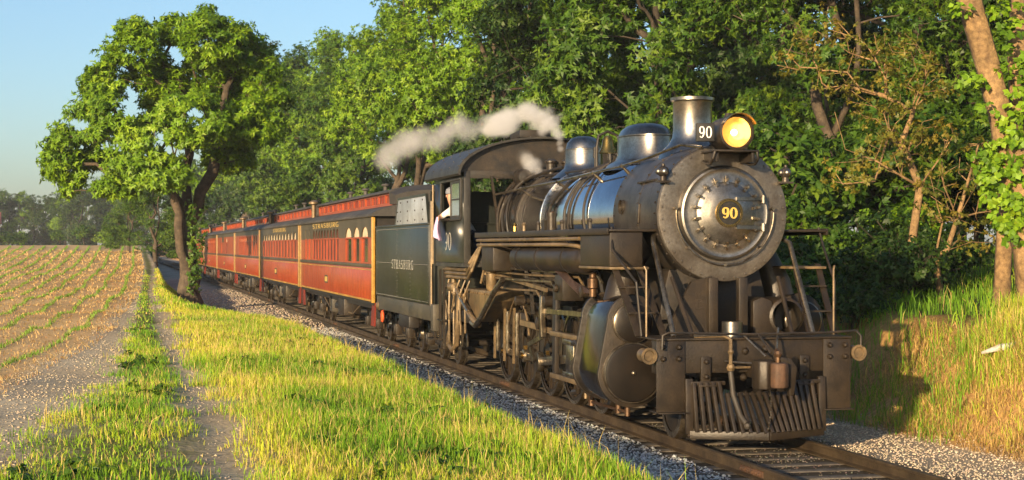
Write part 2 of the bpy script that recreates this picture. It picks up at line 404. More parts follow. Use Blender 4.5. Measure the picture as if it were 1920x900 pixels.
for n_, x0, x1, y0, y1, s0, s1, base, var in [
    (15000,-3.3,-.95,-7,9,.012,.030,(.40,.41,.40),.08), (7000,-3.4,-1.0,9,32,.018,.036,(.40,.39,.36),.08), (3500,-4.4,-1.0,30,80,.03,.055,(.36,.29,.22),.1),
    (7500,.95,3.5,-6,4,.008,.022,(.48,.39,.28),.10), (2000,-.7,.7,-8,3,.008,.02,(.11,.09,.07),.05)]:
    x, y = pts(n_, x0, x1, y0, y1, r_); u = ucoord(x, y)
    ok = (u > -3.35-.3*vnoise(x,y,.5)) & (np.abs(np.abs(x)-.7535) > .09); x, y = x[ok], y[ok]
    s = s0+(s1-s0)*r_.random(len(x))**2; PP.append(np.stack([x,y,hz(x,y)+s*.3],1)); SS.append(s)
    c = np.array(base)[None]*(1+(r_.random((len(x),1))-.5)*2*var*4) ; CC.append(np.clip(c+r_.normal(0,.012,(len(x),3)),.02,.6))
octa(np.concatenate(PP), np.concatenate(SS), 1, np.concatenate(CC), 'ballast', 'crushed grey ballast stones beside the rails', 'ballast')
PP, SS, CC = [], [], []
for n_, x0, x1, y0, y1, s0, s1 in [(9000,-9.6,-6.9,-11,10,.004,.020), (3500,-8.6,-6.2,10,45,.008,.024), (2200,-7.1,-6.1,-10,12,.005,.016)]:
    x, y = pts(n_, x0, x1, y0, y1, r_); u = ucoord(x, y)
    ok = ((u > -9.3) & (u < -7.45)) | ((u > -6.85) & (u < -6.35)); x, y = x[ok], y[ok]
    s = s0+(s1-s0)*r_.random(len(x))**3; PP.append(np.stack([x,y,hz(x,y)+s*.25],1)); SS.append(s)
    CC.append(np.clip(np.array((.44,.36,.25))[None]*(1+(r_.random((len(x),1))-.5)*.5)+r_.normal(0,.01,(len(x),3)),.03,.6))
octa(np.concatenate(PP), np.concatenate(SS), 2, np.concatenate(CC), 'lane_gravel', 'loose tan gravel strewn along the farm lane', 'gravel', .6)

# ------------------------------------------------------------------ grass
def blades(name, x, y, h, wd, col, label, cat='grass', lean=.35, seed=0, z=None, mat_='grass', dirb=None):
    r_ = np.random.default_rng(seed); n_ = len(x); z = hz(x, y) if z is None else z
    a = r_.random(n_)*2*np.pi; la = r_.random(n_)*2*np.pi; ll = np.abs(r_.normal(0, lean, n_))*h
    d = np.stack([np.cos(a), np.sin(a)], 1); l = np.stack([np.cos(la), np.sin(la)], 1)*ll[:,None]
    if dirb is not None: l = l + np.array(dirb)[None]*h[:,None]
    B = np.stack([x, y, z-.02], 1); V = np.zeros((n_,5,3))
    side = np.concatenate([d, np.zeros((n_,1))], 1)*wd[:,None]/2
    mid = B + np.concatenate([l*.3, (h*.58)[:,None]], 1); tip = B + np.concatenate([l, (h*np.clip(1-.25*(ll/h)**2,.3,1))[:,None]], 1)
    V[:,0] = B-side; V[:,1] = B+side; V[:,2] = mid-side*.8; V[:,3] = mid+side*.8; V[:,4] = tip
    F = np.array([[0,1,3],[0,3,2],[2,3,4]]); F = (F[None]+5*np.arange(n_)[:,None,None]).reshape(-1,3)
    C = np.repeat(col[:,None,:], 5, 1); C = C*np.array([.75,.75,1,1,1.12])[None,:,None]
    return tag(np_mesh(name, V.reshape(-1,3), F, mat_, col=np.clip(C.reshape(-1,3),0,.85)), label, cat, kind='stuff')
def mixc(w_, A, B_): return A*(1-w_[:,None]) + B_*w_[:,None]
G1, G2, G3, ST = np.array((.16,.34,.022)), np.array((.36,.54,.032)), np.array((.55,.58,.045)), np.array((.66,.50,.17))
r_ = np.random.default_rng(21)
X_, Y_, H_, W_, C_ = [], [], [], [], []
def addgrass(n_, x0, x1, y0, y1, h0, h1, w0, zone, straw=.25, gold=.0, clump=0):
    x, y = pts(n_, x0, x1, y0, y1, r_); u = ucoord(x, y)
    ok = zone(u, x, y)
    d = vnoise(x, y, .35)*.6+vnoise(x+7, y, 1.1)*.4
    ok &= (d+r_.random(n_)*.5 > .42)
    x, y, u, d = x[ok], y[ok], u[ok], d[ok]; k = len(x)
    h = (h0+(h1-h0)*r_.random(k)**1.6)*(.6+.75*vnoise(x+3, y+8, .9))
    p = vnoise(x+31, y+17, 1.6)*.65+vnoise(x, y+40, .5)*.35 + r_.normal(0,.12,k) + gold + .25*np.exp(-((u+6.1)/.4)**2)*(gold > 0)
    c = mixc(np.clip((p-.25)/.35,0,1), G1, G2); c = mixc(np.clip((p-.55)/.25,0,1), c, G3)
    st = (r_.random(k) < straw*(.4+1.6*np.clip(p,0,1)**2)); c[st] = ST*(.7+.5*r_.random((st.sum(),1)))
    c = c*(.8+.4*r_.random((k,1)))
    X_.append(x); Y_.append(y); H_.append(h); W_.append(w0*(.7+.6*r_.random(k))); C_.append(c)
verge = lambda u, x, y: (r_.random(len(x))**1.6 < sstep(-6.55, -5.7, u+.6*(vnoise(x,y,.9)-.5)+.4*(vnoise(x+3,y,.3)-.5))) & (x < np.where(y < 30, crest_x(y)+.25, toe_x(y))+.35*vnoise(x+5,y,.5)-.1)
addgrass(120000,-6.7,-2.5,-10.5,5,.04,.19,.0085, verge, .26, .03)
addgrass(60000,-6.7,-2.5,5,24,.05,.19,.013, verge, .22, .02)
addgrass(36000,-6.8,-3.0,24,80,.06,.19,.026, verge, .2, .03)
strip = lambda u, x, y: (r_.random(len(x))**1.6 < sstep(-7.85,-7.3,u+.6*(vnoise(x,y,.5)-.5))) & (r_.random(len(x)) < 1-sstep(-7.1,-6.75,u+.3*(vnoise(x+9,y,.7)-.5))) & (vnoise(x,y+4,.33) > .15)
addgrass(52000,-8.7,-6.7,-12,12,.02,.12,.010, strip, .14, -.06)
addgrass(12000,-7.6,-6.0,12,80,.03,.11,.022, strip, .2, -.02)
addgrass(7000,-9.6,-6.2,-11,30,.03,.12,.009, lambda u,x,y: ((u>-6.9)&(u<-6.2)&(vnoise(x,y,.5)>.55)) | ((u>-8.1)&(u<-7.4)&(vnoise(x,y,.7)>.6)), .5, .2)
addgrass(2600,-6.3,-3.4,-10.5,20,.20,.40,.006, verge, .9, .2)
addgrass(2200,-8.6,-6.9,-12,6,.10,.22,.007, strip, .6, .1)
blades('grass', *[np.concatenate(q) for q in (X_, Y_, H_, W_, C_)], 'sunlit green and yellow grass on the verge beside the lane', 'grass', .38, 3)
X_, Y_, H_, W_, C_ = [], [], [], [], []
bank = lambda u, x, y: (x > 4.0+.6*vnoise(x, y, .8)) & (y < .3+(x-3.5)*1.15+1.2*vnoise(x,y+3,.9))
addgrass(40000,3.4,8.5,-5.5,6,.10,.42,.010, bank, .38, .10)
addgrass(12000,3.3,5.0,-5.5,4,.05,.22,.010, lambda u,x,y: vnoise(x,y,.6)+.12*(x-3.9)>.34, .5, .1)
addgrass(34000,2.6,16,0,26,.12,.50,.014, lambda u,x,y: (x > 3.0) & (y > .6+(x-3.5)*1.15), .06, -.32)
blades('bank_grass', *[np.concatenate(q) for q in (X_, Y_, H_, W_, C_)], 'tall golden grass covering the bank right of the locomotive', 'grass', .42, 4)
r_b = np.random.default_rng(71); kb = 6000; xb = r_b.uniform(3.1,5.0,kb); yb_ = r_b.uniform(-5.5,4.5,kb); okb = vnoise(xb,yb_,.6) > .35; xb, yb_ = xb[okb], yb_[okb]; kb = len(xb)
blades('dead_grass', xb, yb_, .10+.16*r_b.random(kb), .011+0*xb, np.array((.62,.42,.16))[None]*(.6+.6*r_b.random((kb,1))), 'flattened dead grass on the bare sandy slope of the bank', 'grass', 1.6, 72)
# mown field: straw litter and low green crop rows
r_ = np.random.default_rng(33)
k = 62000
yy = -12+ (r_.random(k)**2.2)*150; xx = kn(FE, yy) + .2 - r_.random(k)**1.3*(3+ (yy+14)*.33)
stc = np.array((.74,.52,.23))[None]*(.65+.5*r_.random((k,1))); stc[r_.random(k)<.2] = (.48,.25,.12)
blades('straw', xx, yy, .03+.06*r_.random(k)*(1+yy/60), .010*(1+np.clip(yy,0,200)/16), stc, 'short dry straw stubble lying over the mown field', 'straw', 1.3, 6)
X_, Y_, H_, W_, C_ = [], [], [], [], []
for row in range(26):
    off = .45+row*.78; nr = 3600 if row < 9 else 1800
    yy = -8+(r_.random(nr)**1.8)*175
    xx = kn(FE, yy) - off - .00012*np.clip(yy,0,None)**2*row*.12 + r_.normal(0,.032,nr)+ .10*(vnoise(yy, yy*0+row*3, 6)-.5)
    gap = vnoise(yy, yy*0+row*7.7, 2.5) > .08; xx, yy = xx[gap], yy[gap]; k = len(xx)
    X_.append(xx); Y_.append(yy); H_.append((.04+.07*r_.random(k))*(1+yy/160)); W_.append(.018*(1+np.clip(yy,0,200)/40))
    C_.append(np.array((.20,.34,.05))[None]*(.7+.6*r_.random((k,1))))
blades('crop_rows', *[np.concatenate(q) for q in (X_, Y_, H_, W_, C_)], 'thin green crop rows curving across the tan field', 'crop', .55, 8)
# ------------------------------------------------------------------ lettering
def ell(cx, cy, rx, ry, a0, a1, k=16, w0=.035, w1=.12):
    o = []
    for i in range(k+1):
        a = R(a0+(a1-a0)*i/k); o.append((cx+rx*math.cos(a), cy+ry*math.sin(a), w0+(w1-w0)*abs(math.cos(a))**1.5))
    return o
def ln(x0, y0, x1, y1, w_): return [(x0,y0,w_),(x1,y1,w_)]
def sf(x, y, k=.13): return ln(x-k, y, x+k, y, .03)
GL = {
 '0': [ell(.5,.5,.33,.46,0,360,28)],
 '9': [ell(.5,.68,.30,.28,0,360,24), [(.80,.68,.12),(.79,.45,.12),(.70,.22,.10),(.52,.07,.05),(.34,.06,.04)], [(.30,.07,.02),(.25,.13,.07),(.27,.19,.03)]],
 'S': [ell(.5,.73,.28,.23,40,270,14,.05,.08) , ell(.5,.27,.28,.23,90,-140,14,.05,.08), ln(.73,.98,.73,.75,.025), ln(.25,.25,.25,.02,.025)],
 'T': [ln(.5,0,.5,1,.08), ln(.1,.96,.9,.96,.04), ln(.1,1,.1,.75,.025), ln(.9,1,.9,.75,.025), sf(.5,.03,.2)],
 'R': [ln(.25,0,.25,1,.08), ell(.45,.74,.28,.23,90,-90,12,.04,.08), ln(.25,.97,.45,.97,.03), ln(.25,.51,.45,.51,.03), ln(.48,.5,.85,.02,.08), sf(.25,.03), sf(.25,.97), sf(.85,.03,.1)],
 'A': [ln(.5,1,.15,0,.045), ln(.5,1,.83,0,.085), ln(.27,.34,.72,.34,.03), sf(.15,.03), sf(.83,.03)],
 'B': [ln(.25,0,.25,1,.08), ell(.45,.74,.26,.23,90,-90,12,.04,.08), ell(.47,.26,.30,.25,90,-90,12,.04,.08), ln(.2,.97,.45,.97,.03), ln(.25,.5,.47,.5,.03), ln(.2,.03,.47,.03,.03)],
 'U': [ln(.2,1,.2,.3,.08), ln(.8,1,.8,.3,.045), ell(.5,.3,.3,.27,180,360,14,.05,.06), sf(.2,.97), sf(.8,.97)],
 'G': [ell(.52,.5,.36,.47,50,330,20,.04,.09), ln(.82,.05,.82,.42,.08), sf(.80,.42), ln(.78,.98,.78,.72,.025)],
}
def text_mb(txt, fn, adv=1.0, wk=1.0):
    mb = MB()
    for i, ch in enumerate(txt):
        for si, st in enumerate(GL.get(ch, [])):
            dw = si*.0012
            k = len(st); vs = []
            for j, (u, v, hw) in enumerate(st):
                a = st[max(j-1,0)]; c = st[min(j+1,k-1)]; dx, dy = c[0]-a[0], c[1]-a[1]; l = math.hypot(dx,dy) or 1
                nx_, ny_ = -dy/l*hw*wk, dx/l*hw*wk
                vs += [fn(u+nx_+i*adv, v+ny_, dw), fn(u-nx_+i*adv, v-ny_, dw)]
            mb.add(vs, [(2*j,2*j+1,2*j+3,2*j+2) for j in range(k-1)])
    return mb

# ------------------------------------------------------------------ locomotive
loco = thing('steam_locomotive', 'black steam locomotive number 90 leading the train, headlight lit', 'locomotive')
ZB, RB = 2.82, .885
YF = .18
def arc_pts(r, y, a0, a1, k=16, z0=ZB): return [(r*math.sin(R(a0+(a1-a0)*i/k)), y, z0+r*math.cos(R(a0+(a1-a0)*i/k))) for i in range(k+1)]
# smokebox barrel
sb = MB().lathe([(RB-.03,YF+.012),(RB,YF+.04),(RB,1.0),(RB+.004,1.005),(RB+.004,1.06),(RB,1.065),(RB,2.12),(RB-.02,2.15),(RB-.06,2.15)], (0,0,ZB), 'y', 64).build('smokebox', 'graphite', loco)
rv = MB()
for k in range(40):
    a = 2*math.pi*k/40
    for yy_, rr_ in ((.12+YF,RB),(1.03,RB+.004),(2.06,RB)):
        rv.ball((rr_*math.cos(a), yy_, ZB+rr_*math.sin(a)), .016, 6)
tag(rv.build('rivet', 'graphite', sb), kind='stuff')
MB().bx(-.012,.012,-.055,.055,-.13,.13).build('patch_plate','graphite',sb,True,.008).matrix_local = Matrix.Translation((-RB-.004,.98,2.83)) @ Matrix.Rotation(R(3),4,'Y')
MB().lathe([(.10,-.02),(.10,.02),(.075,.028),(.06,.028),(.06,-.02)], (-RB-.0,1.72,2.93), 'x', 20).build('washout_ring','graphite',sb)
MB().bar((-.80,1.22,3.24),(-.76,.55,3.26),.05,.03).build('step_plate','black_iron',sb,True,.006)
# front plate, ring and door
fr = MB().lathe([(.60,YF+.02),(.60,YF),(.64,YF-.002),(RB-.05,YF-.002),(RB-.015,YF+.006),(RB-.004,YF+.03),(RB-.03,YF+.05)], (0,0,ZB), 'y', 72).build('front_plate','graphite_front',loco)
rv = MB()
for k in range(34):
    a = 2*math.pi*(k+.5)/34; rv.ball((.83*math.cos(a), YF-.004, ZB+.83*math.sin(a)), .017, 6, (1,.8,1))
tag(rv.build('rivet','graphite_front',fr), kind='stuff')
ring = MB().lathe([(.615,YF),(.612,YF-.035),(.59,YF-.075),(.565,YF-.085),(.54,YF-.075),(.50,YF-.078),(.44,YF-.095),(.40,YF-.10),(.37,YF-.10)], (0,0,ZB), 'y', 72).build('door_ring','polished',loco)
door = MB().lathe([(.40,YF-.095),(.398,YF-.118),(.385,YF-.128),(.33,YF-.145),(.26,YF-.175),(.20,YF-.195),(.001,YF-.20)], (0,0,ZB), 'y', 64).build('smokebox_door','polished',loco)
for k in range(18):
    a = 2*math.pi*(k+.5)/18
    c = MB(); d = (math.cos(a), math.sin(a))
    c.bar((d[0]*.365,YF-.15,ZB+d[1]*.365),(d[0]*.475,YF-.125,ZB+d[1]*.475),.034,.022,(0,1,0))
    c.cyl((d[0]*.43,YF-.09,ZB+d[1]*.43),(d[0]*.43,YF-.18,ZB+d[1]*.43),.019,n=6)
    c.build('door_clamp','rod_steel',loco)
for zz in (-.18,.18):
    MB().bar((.10,YF-.205,ZB+zz),(.50,YF-.10,ZB+zz*1.05),.045,.03,(0,1,0)).cyl((.50,YF-.12,ZB+zz-.05),(.50,YF-.12,ZB+zz+.05),.028,n=8).build('door_hinge','polished',door)
npl = MB().lathe([(.001,YF-.225),(.15,YF-.225),(.152,YF-.218),(.155,YF-.20)], (0,0,ZB), 'y', 48).build('number_plate','gloss_black',loco)
MB().lathe([(.148,YF-.222),(.15,YF-.232),(.182,YF-.232),(.185,YF-.20)], (0,0,ZB), 'y', 48).build('plate_rim','brass',npl)
MB().lathe([(.166,YF-.231),(.168,YF-.234),(.172,YF-.234),(.174,YF-.231)], (0,0,ZB), 'y', 48).build('rim_groove','gloss_black',npl)
text_mb('90', lambda u, v, w_=0: ((u-1)*.108, YF-.231-w_, ZB+(v-.5)*.14), 1.0, 1.35).build('plate_number','gold_letter',npl,False)
gr = MB(); gp = [(.66*math.cos(R(a)), YF-.07, ZB+.66*math.sin(R(a))) for a in range(175, 366, 6)]
gr.tube(gp, .013, 8)
for a in (175,222,270,318,365): gr.cyl((.66*math.cos(R(a)),YF-.085,ZB+.66*math.sin(R(a))),(.66*math.cos(R(a)),YF+.01,ZB+.66*math.sin(R(a))),.022,n=8)
gr.build('front_grab_rail','rod_steel',loco)
# stack
MB().lathe([(.50,3.50),(.43,3.67),(.33,3.76),(.275,3.86),(.262,3.98),(.262,4.33),(.268,4.345),(.295,4.36),(.297,4.40),(.26,4.405),(.235,4.39),(.22,3.9),(.2,3.7)], (0,1.35,0), 'z', 48).build('smokestack','dome',loco)
# headlight
hl = MB().lathe([(.10,.32),(.17,.29),(.205,.22),(.21,.1),(.21,-.26),(.225,-.27),(.228,-.31),(.20,-.315),(.198,-.27)], (0,0,3.83), 'y', 40).build('headlight','dusty',loco)
MB().lathe([(.19,-.285),(.15,-.19),(.09,-.12),(.001,-.10)], (0,0,3.83), 'y', 32).build('reflector','lamp_glow',hl)
MB().ball((0,-.20,3.83),.045,12).build('light_bulb','bulb',hl)
MB().lathe([(.228,-.29),(.235,-.30),(.235,-.44),(.228,-.44),(.226,-.29)], (0,0,3.83), 'y', 20, arc=(R(25),R(155))).build('visor','brass',hl)
MB().cyl((0,.0,4.03),(0,.0,4.09),.06,.04,n=12).build('headlight_vent','dusty',hl)
NB = Matrix.Translation((-.37,-.16,3.83)) @ Matrix.Rotation(R(-14),4,'Z')
nb = MB().bx(-.115,.115,-.03,.06,-.115,.115).build('number_board','sign_black',hl,True,.008); nb.matrix_local = NB
t = text_mb('90', lambda u, v, w_=0: ((u-1)*.088, -.033-w_, (v-.5)*.15), 1.0, .85).build('board_number','white_letter',nb,False)
# headlight bracket and shelf
bk = MB().bx(-.30,.30,-.30,.25,3.585,3.61)
for sx in (-1,1):
    bk.tube([(sx*.28,-.28,3.59),(sx*.30,-.26,3.50),(sx*.30,-.16,3.44),(sx*.29,.0,3.44),(sx*.28,.16,3.48)], .022, 6)
    bk.bx(sx*.24-.02,sx*.24+.02,-.25,.22,3.46,3.585)
bk.build('headlight_bracket','black_iron',loco,True,.006)
# marker lamps
for sx in (-1,1):
    c = (sx*.83,.12,3.345)
    ml = MB().ball(c,.075,16).cyl((c[0],c[1],c[2]-.12),(c[0],c[1],c[2]-.06),.05,.04,n=12).bx(c[0]-.09,c[0]+.09,c[1]-.05,c[1]+.05,c[2]-.14,c[2]-.115).cyl((c[0],c[1],c[2]+.06),(c[0],c[1],c[2]+.10),.03,.02,n=8).build('marker_lamp','graphite',loco)
    MB().ball((c[0],c[1]-.055,c[2]),.047,14).build('lamp_lens','polished',ml)
    MB().ball((c[0]-.062*1,c[1]-.01,c[2]),.045,14).build('lamp_lens','polished',ml)
    MB().bar((sx*.80,.25,3.20),(c[0],c[1],c[2]-.125),.05,.03).build('lamp_bracket','black_iron',ml)
# boiler
RJ = .84
bj = MB().lathe([(RJ-.02,2.13),(RJ,2.16),(RJ,7.9),(RJ-.02,7.93),(RJ-.03,7.93)], (0,0,ZB), 'y', 64).build('boiler_jacket','jacket',loco)
for yy_ in (2.22,3.55,4.95,6.35,7.55):
    MB().lathe([(RJ-.005,-.03),(RJ+.006,-.03),(RJ+.006,.03),(RJ-.005,.03)], (0,yy_,ZB), 'y', 64).build('boiler_band','jacket' if yy_<7 else 'dusty',bj)
MB().lathe([(RJ-.01,0),(RJ+.03,.005),(RJ+.03,.07),(RJ-.01,.075)], (0,7.93,ZB), 'y', 64).build('boiler_ring','dusty',loco)
fb = MB().lathe([(RJ-.03,8.0),(RJ+.01,8.02),(RJ+.06,9.35),(RJ,9.4)], (0,0,ZB), 'y', 56).build('firebox_wrapper','gloss_black',loco)
MB().lathe([(RJ+.02,-.03),(RJ+.05,-.03),(RJ+.05,.03),(RJ+.02,.03)], (0,8.6,ZB), 'y', 56).build('boiler_band','dusty',fb)
MB().bx(-.80,.80,7.6,9.4,1.55,2.7).build('firebox','black_iron',loco,True,.04)
# domes
MB().lathe([(.60,3.50),(.52,3.60),(.42,3.66),(.39,3.74),(.385,3.99),(.40,4.0),(.40,4.015),(.375,4.02),(.34,4.10),(.26,4.165),(.15,4.195),(.001,4.205)], (0,3.4,0), 'z', 56, (1,1.55)).build('sand_dome','dome',loco)
MB().lathe([(.55,3.52),(.42,3.62),(.335,3.69),(.315,3.78),(.312,3.99),(.32,3.995),(.32,4.01),(.30,4.02),(.28,4.11),(.21,4.19),(.11,4.225),(.001,4.235)], (0,6.7,0), 'z', 48).build('steam_dome','dome',loco)
sl = MB()
for k in range(12): sl.bar((-.24,2.82+k*.05,4.09),(-.24,2.85+k*.05,4.09),.01,.01)
# bell
be = MB().lathe([(.15,3.86),(.135,3.89),(.10,3.97),(.085,4.06),(.06,4.12),(.001,4.135)], (-.07,5.08,0), 'z', 28).build('bell','brass',loco)
MB().tube([(-.25,5.08,3.62),(-.25,5.08,3.95),(-.22,5.08,4.13),(-.07,5.08,4.20),(.10,5.08,4.13),(.13,5.08,3.95),(.13,5.08,3.62)], .024, 8).build('bell_yoke','black_iron',be)
# whistle, pop valves, turret, generator
for x_, y_, h_, r_2 in ((-.05,5.85,.34,.03),(.16,5.7,.28,.035)):
    MB().cyl((x_,y_,3.62),(x_,y_,3.62+h_*.6),r_2*.6,n=8).cyl((x_,y_,3.62+h_*.6),(x_,y_,3.66+h_),r_2*1.2,r_2,n=10).build('whistle','black_iron',loco)
for x_, y_ in ((-.18,8.15),(.12,8.2),(-.05,8.55)):
    MB().lathe([(.06,0),(.06,.08),(.085,.10),(.085,.22),(.11,.24),(.11,.27),(.05,.30),(.001,.30)], (x_,y_,3.62), 'z', 16).build('safety_valve','dusty',loco)
MB().lathe([(.001,-.26),(.12,-.24),(.15,-.15),(.15,.1),(.11,.16),(.11,.3),(.001,.32)], (-.55,8.75,3.62), 'y', 18).bx(-.62,-.48,8.6,8.9,3.35,3.55).build('turbo_generator','black_iron',loco)
MB().bx(-.32,.32,8.75,9.15,3.6,3.78).cyl((-.45,8.95,3.7),(.45,8.95,3.7),.07,n=12).build('steam_turret','dusty',loco,True,.02)
# hand rail and stanchions
HR = [(-.93,9.2,3.33),(-.86,7.6,3.38),(-.80,5.4,3.42),(-.74,3.6,3.48),(-.70,2.3,3.52),(-.60,1.3,3.60),(-.42,.6,3.72),(-.30,.15,3.66)]
hr = MB().tube(HR, .021, 8).build('hand_rail','rod_steel',loco)
for p in HR[1:5]:
    v_ = Vector((p[0],0,p[2]-ZB)).normalized(); MB().tube([(v_.x*RJ,p[1],ZB+v_.z*RJ),p],[.03,.016],8).ball(p,.035,8).build('stanchion','rod_steel',hr)
MB().tube([(-p[0],p[1],p[2]) for p in HR], .021, 8).build('hand_rail','rod_steel',loco)
# sand pipes and other pipes over the jacket
def wrap(r, keys, k=24):
    o = []
    for i in range(k+1):
        s_ = i/k*(len(keys)-1); j = min(int(s_), len(keys)-2); f_ = s_-j; f_ = f_*f_*(3-2*f_)
        y_ = keys[j][0]*(1-f_)+keys[j+1][0]*f_; a = R(keys[j][1]*(1-f_)+keys[j+1][1]*f_)
        o.append((-r*math.sin(a), y_, ZB+r*math.cos(a)))
    return o
for keys, rr_ in (([(4.25,20),(5.0,45),(5.6,75),(5.75,104)],.028), ([(4.1,22),(4.35,50),(4.45,80),(4.5,104)],.028), ([(4.15,20),(4.55,48),(4.7,80),(4.72,104)],.024), ([(3.95,24),(3.7,60),(3.6,104)],.02)):
    MB().tube(wrap(RJ+.04, keys), rr_, 8).build('sand_pipe','black_iron',loco)
for keys, rr_, mt in (([(9.3,12),(8.9,40),(8.75,70),(8.9,108)],.034,'dusty'), ([(8.3,8),(8.45,40),(8.7,75),(8.6,104)],.026,'black_iron'), ([(8.95,20),(8.55,50),(8.3,90),(8.25,106)],.026,'black_iron'), ([(9.2,30),(9.1,70),(9.0,106)],.03,'dusty'), ([(7.2,14),(7.9,30),(8.5,40)],.024,'black_iron')):
    MB().tube(wrap(RJ+.10, keys), rr_, 8).build('boiler_pipe',mt,loco)
MB().tube(wrap(RJ+.03,[(1.5,34),(2.6,28),(4.0,26),(6,25),(8.3,24)]), .02, 8).build('boiler_pipe','black_iron',loco)
# lubricator / check valve on running board
lb = MB().cyl((-1.0,5.0,2.62),(-1.0,5.0,2.86),.07,n=14).cyl((-1.0,5.0,2.86),(-1.0,5.0,2.92),.085,n=14).bx(-1.08,-.9,5.15,5.35,2.62,2.8).build('lubricator','dusty',loco)
for y_, mt in ((6.6,'tan_pipe'),(7.25,'brass'),(5.65,'black_iron'),(4.2,'black_iron'),(2.7,'black_iron')):
    MB().cyl((-1.05,y_,2.62),(-1.05,y_,2.74),.03,n=8).ball((-1.05,y_,2.76),.04,8).build('valve_fitting',mt,loco)
# running boards
for sx in (-1,1):
    rb = MB().bx(sx*1.17-.33,sx*1.17+.33,.32,8.3,2.585,2.615).bx(sx*1.5-.015,sx*1.5+.015,.32,8.3,2.545,2.63).build('running_board','dusty',loco,True,.004)
    MB().tube([(sx*1.47,8.3,2.50),(sx*1.47,1.75,2.50)],.028,8).build('side_pipe','tan_pipe',rb)
    MB().tube([(sx*1.46,8.3,2.42),(sx*1.46,2.6,2.42),(sx*1.40,2.1,2.40),(sx*1.2,1.75,2.30)],.028,8).build('side_pipe','tan_pipe',rb)
    if sx < 0: MB().bx(sx*1.25-.22,sx*1.25+.22,.34,1.72,2.14,2.575).build('tool_box','dusty',loco,True,.012)
    MB().bx(sx*1.22-.26,sx*1.22+.26,.30,1.76,2.10,2.135).build('step_shelf','tan_pipe',loco,True,.006)
    at_ = MB().lathe([(.001,1.98),(.10,2.0),(.17,2.06),(.20,2.16),(.20,6.0),(.17,6.1),(.10,6.16),(.001,6.18)], (sx*1.24,0,2.22), 'y', 28).build('air_tank','dusty',loco)
    for y_ in (2.9,4.4,5.6): MB().lathe([(.203,-.03),(.212,-.03),(.212,.03),(.203,.03)], (sx*1.24,y_,2.22), 'y', 24).build('tank_strap','black_iron',at_)
    # boxes below the rear running board
    MB().bx(sx*1.2-.2,sx*1.2+.2,7.35,8.25,1.98,2.40).build('battery_box','dusty',loco,True,.015)
    # frame and saddle
    MB().prism([(-.55,.55),(.6,.55),(.6,.95),(1.7,1.28),(12.0,1.28),(12.0,1.0),(9.6,.95),(9.6,.6),(2.2,.6),(2.1,.45),(.5,.45)], 'x', sx*.53-.05, sx*.53+.05).build('main_frame','black_iron',loco)
    # cylinder block with valve chest
    cb = MB(); xs_ = sx*1.16
    pl = []
    for i in range(21):
        a = R(180+180*i/20); pl.append((xs_+.43*math.cos(a), .78+.43*math.sin(a)))
    for i in range(17):
        a = R(0+180*i/16); pl.append((xs_+.33*math.cos(a)-sx*.02, 1.42+.34*math.sin(a)))
    cy = MB().prism(pl,'y',.46,1.62).build('cylinder','cyl_jacket',loco,True,.012)
    pf = [(xs_+(p[0]-xs_)*1.04, 1.05+(p[1]-1.05)*1.03) for p in pl]
    MB().prism(pf,'y',.40,.47).build('cylinder_flange','dusty',cy,True,.01)
    MB().prism(pf,'y',1.60,1.66).build('cylinder_flange','dusty',cy,True,.01)
    cc = MB().lathe([(.001,.315),(.33,.315),(.365,.325),(.375,.35),(.375,.40)], (xs_,0,.78), 'y', 48).build('cylinder_cover','cover_dark',cy)
    MB().lathe([(.372,.318),(.385,.32),(.39,.36),(.39,.405)], (xs_,0,.78), 'y', 48).ball((xs_,.315,.78),.03,10).build('cover_rim','rod_steel',cy)
    vc = MB().lathe([(.001,.30),(.22,.30),(.245,.315),(.25,.34),(.25,.40)], (xs_,0,1.42), 'y', 40).build('valve_cover','cover_dark',cy)
    MB().lathe([(.247,.31),(.262,.32),(.265,.36),(.265,.405)], (xs_,0,1.42), 'y', 40).build('cover_rim','rod_steel',cy)
    # steam pipe from smokebox
    MB().tube([(sx*1.10,1.05,1.6),(sx*1.08,1.05,1.9),(sx*.92,1.05,2.25),(sx*.75,1.05,2.5)],[.26,.2,.17,.17],16).build('steam_pipe','dusty',loco)
    MB().lathe([(.05,0),(.05,.1),(.075,.12),(.075,.24),(.05,.26),(.05,.3),(.03,.32),(.001,.32)], (xs_-sx*(-.18),1.55,1.72), 'z', 14).build('relief_valve','copper',loco)
    # drain cocks under cylinder
    MB().tube([(sx*1.2,.5,.34),(sx*1.2,.5,.27),(sx*1.2,2.2,.25)],.022,6).cyl((sx*1.2,.45,.22),(sx*1.2,.45,.38),.035,n=8).cyl((sx*1.2,.85,.22),(sx*1.2,.85,.38),.04,n=8).cyl((sx*1.2,2.1,.2),(sx*1.2,2.1,.36),.04,n=8).build('drain_cock','copper',loco)
    # pilot truck wheel
    pw = MB().lathe([(.05,-.06),(.30,-.05),(.30,.05),(.05,.06)], (sx*.75,-.15,.38), 'x', 28).build('leading_wheel','black_iron',loco)
    MB().lathe([(.30,-.065),(.38,-.065),(.40,.05),(.40,.07),(.30,.07)], (sx*.75,-.15,.38), 'x', 32, (1,1)).build('tyre','rod_steel',pw)
# saddle
MB().prism([(-.78,1.25),(.78,1.25),(.72,1.7),(.62,2.1),(-.62,2.1),(-.72,1.7)],'y',.5,1.7).build('saddle','black_iron',loco,True,.02)
MB().bx(-.5,.5,-.2,.5,.75,1.2).build('frame_brace','black_iron',loco)
